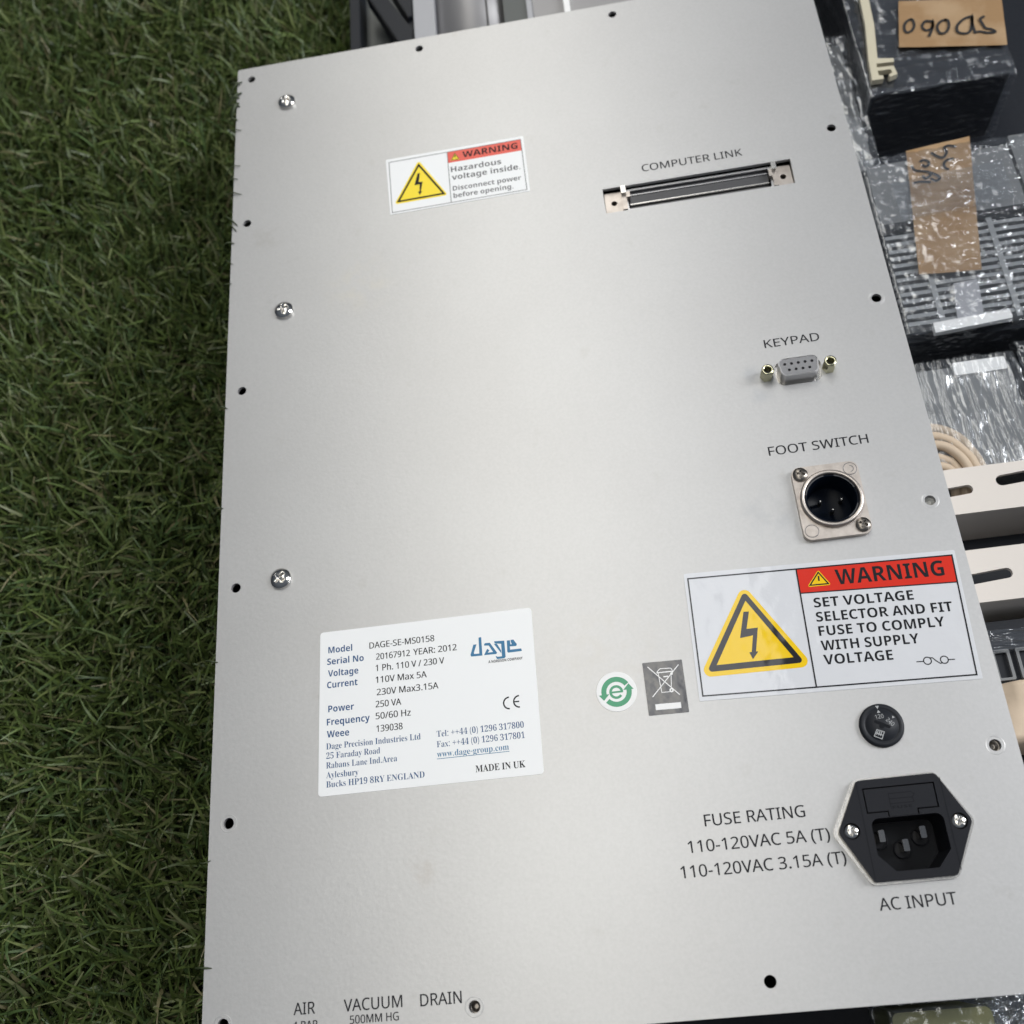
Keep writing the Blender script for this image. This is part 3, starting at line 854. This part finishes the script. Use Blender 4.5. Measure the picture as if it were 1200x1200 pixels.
g.lathe(cx, cy, [(12.0, 2.2), (12.0, 3.9), (11.6, 4.5), (10.7, 4.5), (10.3, 4.1), (10.2, -2)], 'nickel', 64); g.f.pop(); g.m.pop(); g.s.pop()
child(g, 'collar', cn)
g = Geo()
g.lathe(cx, cy, [(10.15, 3.4), (9.6, 3.55), (9.35, 3.2), (9.2, -6.6), (8.6, -7.3), (0.2, -7.5)], 'gloss_black', 64)
for a0, a1 in ((195, 262), (285, 340), (20, 60)):
    g.stroke(arc(cx, cy, 9.85, a0, a1, 16), 0.5, 3.62, 'slate_plastic')
child(g, 'insert', cn)
for (x, y) in ((239.9, 276.3), (248.1, 276.4), (244.0, 280.4)):
    g = Geo(); g.lathe(x, y, [(.75, -7.4), (.75, -3.9)], 'recess_dark', 16); g.lathe(x, y, [(.8, -3.88), (.65, -3.2), (.3, -2.9)], 'bright_tin', 16); child(g, 'pin', cn)  # cavity shade and lit tip put into the pin colours: dark shaft, bright end
for (x, y, a) in ((cx - 9.8, cy - 11.9, .2), (cx + 9.5, cy + 12.2, 0.5)):
    g = pan_head(x, y, 2.9, 1.5, a, 'dark_screw', 'recess_dark')
    g.v = [(p[0], p[1], p[2] + 2.4) for p in g.v]
    child(g, 'screw', cn, True)

# --- mains inlet
cn = bpy.data.objects.new('power_inlet', None); COL.objects.link(cn); cn.parent = cab
cn.matrix_parent_inverse = world_of(cab).inverted(); cn.location = V(243, 401.5, 0); cn['label'] = 'black three-pin mains inlet with a fuse drawer'
hexo = [(230.0, 385.0), (256.8, 384.9), (265.4, 401.4), (256.6, 418.5), (229.4, 418.5), (220.7, 401.6)]
g = Geo(); g.plate(round_poly([(229.4, 384.2), (257.4, 384.1), (266.9, 401.4), (257.2, 419.4), (228.9, 419.4), (218.9, 401.6)], [3, 3, 3.4, 3, 3, 3.4]), [RECESS[::-1]], 0.03, 1.0, 'bright_tin', bevel=.2); child(g, 'gasket_plate', cn)
g = Geo()
DR = [(231.5, 387.8), (255.8, 387.8), (255.7, 396.3), (248.8, 396.3), (248.8, 397.9), (238.4, 397.9), (238.4, 396.3), (231.5, 396.3)]
SH = [circle(225.3, 401.5, 2.75, 28), circle(261.2, 401.4, 2.75, 28)]
g.plate(round_poly(hexo, [1.8, 1.8, 2.6, 1.8, 1.8, 2.6]), [RECESS[::-1], DR] + SH, 1.0, 3.3, 'black_plastic', bevel=0.3)
for c in SH: g.sheet([c], 1.6, 'deep_black')
g.sheet([[(231.3, 387.6), (256.0, 387.6), (256.0, 396.5), (249.0, 396.5), (249.0, 397.95), (238.2, 397.95), (238.2, 396.5), (231.3, 396.5)]], 1.06, 'deep_black')
# recess walls and floor
N = len(RECESS)
low = [(243.8 + (x - 243.8) * 0.97, 406.8 + (y - 406.8) * 0.97) for x, y in RECESS]
g.add([(x, y, 3.0) for x, y in RECESS] + [(x, y, -13.0) for x, y in low], [(i, (i + 1) % N, N + (i + 1) % N, N + i) for i in range(N)], 'black_plastic')
g.sheet([low], -12.9, 'deep_black')
for (x, y) in ((236.4, 404.2), (243.8, 407.9), (250.8, 404.2)):
    g.lathe(x, y, [(3.1, -12.9), (3.1, -11.6), (2.7, -11.6), (2.7, -12.8)], 'black_plastic', 24)
g.stroke([(229.9, 386.0), (229.7, 417.4)], .28, 3.33, 'deep_black'); g.stroke([(258.0, 386.4), (257.9, 416.9)], .28, 3.33, 'deep_black')
child(g, 'housing', cn)
g = Geo()
DI = [(231.9, 388.2), (255.4, 388.2), (255.3, 395.9), (248.4, 395.9), (248.4, 397.9), (238.8, 397.9), (238.8, 395.9), (231.9, 395.9)]
g.plate(DI, [], 1.0, 3.2, 'black_plastic', bevel=.15)
for p in ([(239.9, 390.3), (247.6, 390.3), (248.5, 391.2), (247.6, 392.1), (239.9, 392.1)], ):
    g.stroke(p, .22, 3.25, 'deep_black', True)
g.stroke([(239.9, 393.7), (247.9, 393.7)], .22, 3.25, 'deep_black'); g.stroke([(239.9, 392.1), (239.9, 395.4)], .22, 3.25, 'deep_black'); g.stroke([(247.6, 392.1), (247.9, 393.7)], .22, 3.26, 'deep_black')
g.text('FUSE', 240.4, 395.4, 6.6, 0.9, 'bold', 3.25, 'deep_black')
child(g, 'fuse_drawer', cn)
for (x, y) in ((236.5, 403.3), (243.9, 407.0), (250.5, 403.2)):
    g = Geo(); g.box(x - 1.0, x + 1.0, y - 2.0, y + 2.0, -12.8, -5.0, 'pin_metal', .4, .45); child(g, 'contact_pin', cn)
for (x, y, a) in ((225.3, 401.5, .35), (261.2, 401.4, .5)):
    g = pan_head(x, y, 2.55, 1.35, a, 'screw_steel', 'recess_dark')
    g.v = [(p[0], p[1], p[2] + 2.1) for p in g.v]
    child(g, 'screw', cn, True)

# --- voltage selector
g = Geo(); kc = (243.3, 366.5)
g.lathe(kc[0], kc[1], [(7.75, 0.0), (7.75, 1.0), (7.3, 1.7), (5.9, 1.75), (5.75, 1.45), (5.6, 1.75), (0.1, 1.8)], 'knob_plastic', 64)
kn = g.obj('voltage_selector', cab, 'round black voltage selector with a slot')
g = Geo()
def slot(c, a, b, w): 
    g.plate(stadium(*a, *b, w, 4), [], 1.85, None, 'deep_black')
slot(None, (241.3, 365.1), (245.6, 367.4), .55); g.plate(circle(243.1, 366.9, 0.9, 14), [], 1.87, None, 'deep_black')
g.obj('coin_slot', kn)
g = Geo()
g.plate([(242.3, 359.6), (243.6, 359.6), (242.95, 360.8)], [], 1.86, None, 'knob_print'); g.plate([(243.0, 361.1), (243.7, 362.1), (242.5, 362.1)], [], 1.86, None, 'knob_print')
g.text('120', 241.6, 364.3, 2.9, 1.5, 'medium', 1.86, 'knob_print', -4)
g.text('240', 244.8, 365.0, 3.0, 1.5, 'medium', 1.86, 'knob_print', 52)
g.plate([(247.4, 363.6), (248.2, 364.3), (247.3, 364.6)], [], 1.86, None, 'knob_print')
em = [(241.2, 367.9), (243.5, 369.0), (242.2, 371.4), (239.8, 370.1)]
g.stroke(em, .28, 1.86, 'knob_print', True)
for t in (.2, .45, .7): 
    a = (241.2 + 2.3 * t, 367.9 + 1.1 * t); b = (239.8 + 2.4 * t, 370.1 + 1.3 * t)
    g.stroke([a, (a[0] * .3 + b[0] * .7, a[1] * .3 + b[1] * .7)], .3, 1.86, 'knob_print')
g.stroke([(240.5, 369.0), (242.9, 370.2)], .3, 1.87, 'knob_print')
g.obj('dial_marks', kn)

# small specks and a scuff on the paint
# ------------------------------------------------------------------ loose blades on the left edge of the panel
CL = [((-13, 13), (-5.0, 8.5), 1.2), ((-11, 22), (-6.4, 15), 1.3), ((-12, 24), (-6.6, 27), .8), ((-12, 196), (-6.4, 197), .5), ((-12, 245), (-6.6, 246), .5), ((-13, -1), (-6, 3), 0.6), ((-12, 6), (-5, 1), .9), ((-12, 9), (-6.2, 12), 1.0), ((-13, 16), (-5.6, 18), .8), ((-13, 33), (-4.4, 34.3), .45), ((-13, 60), (-4.2, 57.5), .4), ((-12, 66.5), (-5.4, 66.0), .4),
      ((-13, 73.5), (-3.2, 76.0), .45), ((-12, 86), (-4.6, 95), .5), ((-11, 92), (-5.0, 98.6), .4), ((-13, 105), (-6.0, 105.5), .6), ((-12, 113), (-6.2, 118), .3), ((-12, 128), (-6.5, 129), .4), ((-13, 312), (-6.4, 314), .4), ((-12, 426.5), (-4.5, 427), .45), ((-12, 390), (-6.4, 390), .35)]
for (a, b, w) in CL:
    g = Geo()
    n = 6
    P = []
    bow = random.uniform(-.8, .8)
    for k in range(n + 1):
        t = k / n
        x = a[0] + (b[0] - a[0]) * t; y = a[1] + (b[1] - a[1]) * t + bow * math.sin(math.pi * t)
        z = 0.35 + 1.2 * math.sin(math.pi * min(1, t * 1.1)) - (0.9 * (1 - t) ** 2 * 3.0 if x < -7.6 else 0)
        P.append((x, y, max(z, 0.3) if x > -8 else z))
    d = Vector((b[0] - a[0], b[1] - a[1])).normalized(); nn = (-d.y, d.x)
    vs = []
    for k, p in enumerate(P):
        ww = 1.1 * w * (1 - 0.7 * (k / n) ** 3)
        vs += [(p[0] + nn[0] * ww, p[1] + nn[1] * ww, p[2]), (p[0] - nn[0] * ww, p[1] - nn[1] * ww, p[2]), (p[0], p[1], p[2] + .25)]
    fs = []
    for k in range(n):
        A, B = k * 3, k * 3 + 3
        fs += [(A, A + 2, B + 2, B), (A + 2, A + 1, B + 1, B + 2), (A + 1, A, B, B + 1)]
    g.add(vs, fs, 'clipping_green', True)
    tag(g.obj('grass_blade'), 'loose dark grass blade poking over the left edge of the grey panel', 'grass blade', 'loose blades on the panel edge')

# ------------------------------------------------------------------ wrapped goods to the right
def film(name, x0, x1, y0, y1, z0, z1, parent, m, amp=0.8, seed=0, cuts=56, stretch=(.12, .5, .3), sag=1.5):
    bm = bmesh.new()
    bmesh.ops.create_cube(bm, size=1.0)
    bmesh.ops.subdivide_edges(bm, edges=bm.edges[:], cuts=cuts, use_grid_fill=True)
    off = Vector((seed * 17.3, seed * 5.1, seed * 9.7))
    vs = []
    bm.normal_update()
    for v in bm.verts:
        p = Vector(((x0 + x1) / 2 + v.co.x * (x1 - x0), (y0 + y1) / 2 + v.co.y * (y1 - y0), (z0 + z1) / 2 + v.co.z * (z1 - z0)))
        q = Vector((p.x * stretch[0], p.y * stretch[1], p.z * stretch[2])) + off
        r = (1 - abs(noise.noise(q))) ** 2 + .5 * (1 - abs(noise.noise(q * 2.3 + off))) ** 2 - .8
        n = v.normal
        edge = min(0.5 - abs(v.co.x), 0.5 - abs(v.co.y))
        p += n * (amp * r + noise.noise(p * 0.05 + off) * sag * .6)
        vs.append((p.x, p.y, p.z))
    fs = [tuple(v.index for v in f.verts) for f in bm.faces]
    bm.free()
    g = Geo(); g.add(vs, fs, m, True)
    return g.obj(name, parent, fix=True)

def handwriting(g, strokes, w, z, m='marker_ink'):
    for i, s in enumerate(strokes):
        # round the pen path a little
        P = [Vector(p) for p in s]
        out = []
        for k in range(len(P) - 1):
            a, b, c, d = P[max(k - 1, 0)], P[k], P[k + 1], P[min(k + 2, len(P) - 1)]
            for t in (0, .25, .5, .75):
                out.append(0.5 * ((2 * b) + (c - a) * t + (2 * a - 5 * b + 4 * c - d) * t * t + (3 * b - a - 3 * c + d) * t ** 3))
        out.append(P[-1])
        g.stroke([(p.x, p.y) for p in out], w, z + .01 * i, m)

def tape(name, quad, z, parent, label, n=16, amp=.5, seed=3):
    """a strip of brown tape following the uneven film"""
    g = Geo()
    q = [Vector(p) for p in quad]
    vs = []
    for top in (0, 1):
        for j in range(n + 1):
            for i in range(n + 1):
                a = q[0].lerp(q[1], i / n); b = q[3].lerp(q[2], i / n); p = a.lerp(b, j / n)
                zz = z + amp * noise.noise(Vector((p.x * .06, p.y * .09, seed))) + (0 if top else -.15)
                vs.append((p.x, p.y, zz))
    K = (n + 1) ** 2
    fs = []
    for j in range(n):
        for i in range(n):
            a = j * (n + 1) + i
            fs.append((a, a + 1, a + n + 2, a + n + 1))
    g.add(vs[K:], [tuple(reversed(f)) for f in fs], 'kraft_tape', True)
    fs = []
    for j in range(n):
        for i in range(n):
            a = j * (n + 1) + i
            fs.append((a, a + 1, a + n + 2, a + n + 1))
    rim = [i for i in range(n + 1)] + [j * (n + 1) + n for j in range(1, n + 1)] + [n * (n + 1) + i for i in range(n - 1, -1, -1)] + [j * (n + 1) for j in range(n - 1, 0, -1)]
    for k in range(len(rim)):
        a, b = rim[k], rim[(k + 1) % len(rim)]
        fs.append((a, b, K + b, K + a))
    g.add(vs, fs, 'kraft_tape', False)
    return g.obj(name, parent, label)

# black module with the upside-down hand-lettered tape
A = thing('wrapped_module', 'film wrapped black module under a brown tape label written SD060', 'wrapped module', (355, -10, -H))
g = Geo(); g.box(316.5, 386, -110, 41, -H + .3, -41.5, 'module_black', 1.5, .5); g.obj('body', A)
film('plastic_wrap', 315.3, 388, -112, 43, -H + .5, -40.4, A, 'crinkled_film', 1.1, 1, 72, (.12, .8, .4))
tp = tape('tape_label', [(342.6, -17.0), (393.0, -7.0), (387.4, 25.4), (335.8, 15.0)], -38.6, A, None, amp=.35)
SD = [[(346.0, -2.5), (343.1, -1.2), (341.1, 2.3), (341.4, 6.0), (344.1, 5.7), (346.3, 2.3), (346.3, -1.8), (345.2, -2.4)], [(355.6, 1.6), (352.4, 0.7), (349.9, 3.9), (351.2, 7.0), (354.6, 5.8), (356.0, 1.4), (354.6, 6.2), (351.6, 11.6)],
      [(362.9, 1.9), (359.4, 2.8), (357.0, 6.2), (357.4, 10.3), (360.4, 10.6), (362.8, 7.0), (363.2, 2.8), (361.6, 1.9)], [(375.6, 2.6), (371.0, 3.8), (366.8, 7.6), (366.2, 11.6), (368.6, 13.4), (371.6, 13.2), (373.9, 8.6), (375.6, 2.6), (374.4, 8.2), (374.2, 14.6)],
      [(381.5, 4.2), (378.9, 5.6), (379.2, 9.6), (379.9, 12.4), (382.3, 13.7), (383.8, 16.0), (380.0, 15.7), (376.7, 14.0), (373.4, 14.2)]]
g = Geo(); handwriting(g, SD, 1.35, -38.0); g.obj('handwriting', tp)

# cream hooked rail beside it
g = Geo()
g.plate([(325.6, -60), (329.8, -60), (326.2, -1.0), (322.9, 22.0), (330.5, 23.6), (330.4, 26.0), (321.6, 25.4), (321.3, 28.0), (329.6, 28.6), (330.2, 34.4), (326.4, 35.6), (326.0, 33.9), (328.0, 33.0), (327.8, 30.6), (321.2, 30.2), (321.2, 33.4), (323.2, 33.8), (323.0, 36.2), (317.2, 35.9), (318.4, 22.0), (321.8, -2.0)], [], -39.6, -36.4, 'cream_rail', bevel=.4)
tag(g.obj('hooked_rail'), 'cream metal rail with a hooked end beside the black module', 'rail')

# film lump tucked under the panel's right edge
B = thing('wrapped_bundle', 'grey film wrapped bundle squeezed between the panel and the cream rail', 'wrapped bundle', (308, 45, -H))
g = Geo(); g.box(299, 313, -10, 76, -H + .3, -55, 'module_grey', 2, .5); g.obj('body', B)
film('plastic_wrap', 297, 315, -12, 82, -H + .5, -50, B, 'crinkled_film', 1.2, 4, 44, (.16, .12, .3))

# finned module with the long tape strip
Cc = thing('wrapped_module', 'film wrapped finned module with a long brown tape strip marked SC', 'wrapped module', (345, 135, -H))
g = Geo()
g.box(303, 396, 84, 184, -H + .3, -50, 'module_black', 1)
g.box(304, 372, 86, 122, -49.9, -41.2, 'module_grey', 1, .4)
g.box(374, 396, 80, 182, -49.9, -42.0, 'module_grey', 1, .4)
g.obj('body', Cc)
g = Geo()
for k in range(13): g.box(304.5, 372, 128 + k * 4.1, 130.0 + k * 4.1, -49.9, -43.0, 'fin_metal')
g.box(318.5, 321.0, 126, 182, -49.9, -42.4, 'fin_metal'); g.box(352.0, 354.6, 126, 182, -49.9, -42.4, 'fin_metal')
g.obj('fin_grille', Cc)
g = Geo(); g.plate(round_poly([(314.6, 180.2), (349.0, 178.8), (349.2, 183.4), (314.4, 185.6)], .4), [], -44, -40.9, 'label_white', bevel=.3); g.obj('front_bracket', Cc)
g = Geo(); g.plate(round_poly([(328.4, 160.5), (339.6, 160.0), (337.6, 179.0), (325.6, 180.5)], .6), [], -43, -41.2, 'pale_steel', bevel=.3); g.obj('latch_plate', Cc)
film('plastic_wrap', 301.8, 397, 82.5, 186, -H + .5, -39.6, Cc, 'crinkled_film', 1.1, 2, 84, (.2, .6, .3))
tp = tape('tape_strip', [(324.8, 80.6), (356.0, 78.0), (342.2, 156.0), (314.2, 153.6)], -40.3, Cc, None, 28, .35, 9)
SC = [[(348.1, 83.4), (345.3, 81.9), (342.8, 82.7), (343.1, 85.7), (340.7, 88.6), (338.1, 87.1), (335.9, 84.4)], [(345.5, 90.3), (342.1, 90.5), (340.1, 92.7), (340.5, 95.5), (341.9, 96.2)], [(329.4, 89.1), (331.4, 88.3), (333.3, 89.5), (333.2, 91.5), (331.3, 92.5), (330.2, 90.8)],
      [(325.0, 90.3), (326.1, 93.6), (329.5, 94.9), (332.2, 96.0), (332.5, 98.0), (329.6, 99.6), (328.9, 97.3)], [(332.2, 96.0), (334.9, 98.0), (336.3, 100.5), (334.2, 101.9), (332.1, 99.9)], [(323.5, 101.3), (326.8, 101.0), (331.6, 102.3)]]
g = Geo(); handwriting(g, SC, 1.3, -39.85); g.obj('handwriting', tp)

g = Geo(); n = 30; vs = []
for j in range(n + 1):
    for i in range(n + 1):
        u, v = i / n, j / n
        x = 312.5 + 53 * u; y = 101.5 + 22.5 * v - 3.5 * u
        vs.append((x, y, -37.6 + .7 * (1 - abs(noise.noise(Vector((x * .05, y * .5, 4))))) ** 2 + .5 * noise.noise(Vector((x * .1, y * .1, 2)))))
fs = [(j * (n + 1) + i, j * (n + 1) + i + 1, (j + 1) * (n + 1) + i + 1, (j + 1) * (n + 1) + i) for j in range(n) for i in range(n)]
g.add(vs, fs, 'banded_film', True); g.obj('clear_tape_band', Cc, fix=True)

# tightly streaked grey bundle and its neighbour
D = thing('wrapped_bundle', 'grey bundle in tightly streaked stretch film above the slotted tray', 'wrapped bundle', (322, 226, -H))
g = Geo(); g.box(300, 343, 203, 254, -H + .3, -44, 'module_grey', 2, .5); g.box(318, 341, 201.5, 208, -60, -42.5, 'label_white', 1, .4); g.obj('body', D)
film('plastic_wrap', 298.5, 345, 200, 256, -H + .5, -41, D, 'streaked_film', 1.3, 6, 64, (.45, .05, .2))
D2 = thing('wrapped_bundle', 'dark crumpled film bundle right of the streaked grey bundle', 'wrapped bundle', (365, 226, -H))
g = Geo(); g.box(349, 384, 196, 250, -H + .3, -48, 'module_black', 2, .5); g.obj('body', D2)
film('plastic_wrap', 347.5, 386, 194, 252, -H + .5, -43, D2, 'crinkled_film', 1.6, 8, 52, (.2, .2, .2))

# bent cream cables
g = Geo()
for k in range(6):
    r = 5 + k * 4.6
    pts = []
    for j in range(17):
        a = math.radians(-95 + 95 * j / 16)
        rk = r + 1.6 * noise.noise(Vector((j * .35, k * 3.1, 2.0)))
        pts.append((299.5 + rk * math.cos(a) * .72, 263 + r * math.sin(a) * 1.12, -37.5 - 1.4 * (k % 3) - 0.12 * r))
    pts.append((pts[-1][0] + .5, 275, pts[-1][2] - 8))
    pts.insert(0, (296.0, pts[0][1] + .8, pts[0][2] - 2))
    g.tube(pts, 2.1, 'tan_fabric', 10)
tag(g.obj('cable_bundle', fix=True), 'bundle of bent cream cables beside the streaked grey bundle', 'cable bundle')

# slotted cream tray
E_ = thing('slotted_tray', 'cream metal tray with two slotted flanges right of the panel', 'tray', (350, 288, -H))
g = Geo(); g.box(299, 420, 262, 317, -H + .3, -66, 'module_black'); g.obj('body', E_)
g = Geo()
g.plate(rrect(290, 430, 256.6 + 1.5, 278.6, 1.0), [stadium(296, 268.6, 305.8, 268.0, 2.0), stadium(320.0, 265.9, 344, 264.2, 2.4), stadium(366, 262, 388, 261.0, 2.4)], -33, -31.0, 'cream_metal', bevel=.8)
g.box(290, 430, 276.6, 278.2, -66, -33.05, 'cream_metal'); g.obj('slotted_flange', E_)
g = Geo()
g.plate(rrect(290, 430, 294.6, 317.0, 1.0), [stadium(290.5, 307.6, 311.6, 306.0, 2.15), stadium(350, 303, 372, 302, 2.3)], -33, -31.0, 'cream_metal', bevel=.8)
g.box(290, 430, 315.2, 316.6, -66, -33.05, 'cream_metal'); g.obj('slotted_flange', E_)

# black framed module below the tray, and the kraft paper beside it
F = thing('wrapped_module', 'black framed module with clear film below the slotted tray', 'wrapped module', (320, 340, -H))
g = Geo(); g.box(300, 360, 322, 347.5, -H + .3, -44, 'module_black', .8); g.obj('body', F)
g = Geo()
for (xa, xb) in ((301, 308.0), (310.4, 322), (325, 338)):
    g.plate(rrect(xa, xb, 334.0, 346.6, .8), [rrect(xa + 1.2, xb - 1.2, 335.4, 345.6, .5)], -43.9, -42.2, 'module_grey', bevel=.2)
g.obj('window_frame', F)
film('plastic_wrap', 298.8, 361, 327.0, 335.0, -60, -38.5, F, 'crinkled_film', 1.1, 12, 40, (.06, .5, .3))
g = Geo()
P = []
for j in range(13):
    for i in range(13):
        x = 298 + 40 * i / 12; y = 347.6 + 22.5 * j / 12
        P.append((x, y, -42 + 3.0 * math.sin(x * .32 + y * .1) + 2.0 * noise.noise(Vector((x * .1, y * .1, 1)))))
n = 13
vs = P + [(p[0], p[1], -H + .3) for p in P]
fs = [(j * n + i, j * n + i + 1, (j + 1) * n + i + 1, (j + 1) * n + i) for j in range(n - 1) for i in range(n - 1)]
rim = list(range(n)) + [j * n + n - 1 for j in range(1, n)] + [(n - 1) * n + i for i in range(n - 2, -1, -1)] + [j * n for j in range(n - 2, 0, -1)]
fs += [(rim[k], rim[(k + 1) % len(rim)], n * n + rim[(k + 1) % len(rim)], n * n + rim[k]) for k in range(len(rim))]
g.add(vs, fs, 'tan_fabric', True)
tag(g.obj('padded_pouch', fix=True), 'tan padded pouch between the black framed module and the right frame edge', 'pouch')

# olive block under the lower edge
G_ = thing('olive_block', 'olive green translucent looking block below the lower edge of the panel', 'block', (250, 470, -H))
g = Geo(); g.box(234.5, 269.5, 461.2, 500, -H + .3, -46, 'olive_resin', 2.5, .8); g.obj('body', G_)
film('plastic_wrap', 233, 275, 459.5, 502, -H + .5, -44.6, G_, 'clear_film', .7, 15, 40, (.2, .2, .2))
W2 = thing('film_scrap', 'crumpled clear film scrap right of the olive block', 'film scrap', (282, 462, -H))
film('crumpled_sheet', 272, 298, 452, 474, -70, -52, W2, 'crinkled_film', 3.5, 21, 40, (.16, .22, .2), 6)

# ------------------------------------------------------------------ goods beyond the top edge
T = thing('open_case', 'open black case with a diagonal bar at the edge of the grass', 'case', (62, -90, -H))
g = Geo()
g.plate([(42, -190), (80, -190), (80, -28), (42, -28)], [[(48, -184), (77, -184), (77, -34), (48, -34)][::-1]], -H + .3, -42, 'module_black', bevel=.5)
g.sheet([[(47, -185), (78, -185), (78, -33), (47, -33)]], -58, 'sheet_dark'); g.obj('shell', T)
g = Geo()
g.plate([(52, -98), (62, -98), (79.5, -62), (79.5, -46), (74, -46)], [], -50, -39.5, 'module_black', bevel=.6); g.plate([(66, -100), (79.8, -100), (79.8, -72), (77.5, -71)], [], -50, -39.2, 'module_black', bevel=.5); g.obj('diagonal_bar', T)
g = Geo(); g.box(80.6, 93, -180, -26, -H + .3, -40, 'pale_steel', .6, .4); tag(g.obj('metal_angle', fix=False), 'pale grey metal angle between the black case and the steel drum', 'metal angle')
S = thing('steel_canister', 'brushed steel canister with dark seams behind the top edge', 'canister', (113, -100, -H))
def humped(x0, x1, y0, y1, zb, zt, rise, m, n=16):
    g = Geo(); vs = []
    for y in (y0, y1):
        for i in range(n + 1):
            t = i / n; vs.append((x0 + (x1 - x0) * t, y, zt + rise * math.sin(math.pi * t)))
    a = n + 1
    fs = [(i, i + 1, a + i + 1, a + i) for i in range(n)]
    vs += [(x0, y0, zb), (x1, y0, zb), (x0, y1, zb), (x1, y1, zb)]
    k = 2 * a
    fs += [(0, a, k + 2, k), (n, k + 1, k + 3, a + n), tuple([k] + list(range(n + 1)) + [k + 1])[::-1], tuple([k + 2] + list(range(a, 2 * a)) + [k + 3])]
    g.add(vs, fs, m, True); return g
g = humped(93.6, 132, -200, -26, -H + .3, -46, 7, 'sheet_steel'); g.obj('body', S, fix=True)
for x, z in ((106.6, -40.2), (123.2, -41.0)):
    g = Geo(); g.box(x - .55, x + .55, -199, -25.8, -60, z, 'recess_dark'); g.obj('seam', S)
U = thing('metal_enclosure', 'dark grey metal enclosure with a bright strip behind the top edge', 'enclosure', (175, -100, -H))
g = Geo(); g.box(132.8, 146, -200, -26, -H + .3, -41, 'sheet_dark', .5, .4); g.box(149.5, 230, -200, -26, -H + .3, -43, 'sheet_steel', .5, .4); g.obj('body', U)
g = Geo(); g.box(146.2, 149.3, -200, -25.5, -H + .3, -39.5, 'pale_steel', .4, .3); g.box(167.2, 170.6, -200, -26, -42.9, -40, 'label_white', .4, .3); g.obj('edge_strip', U)
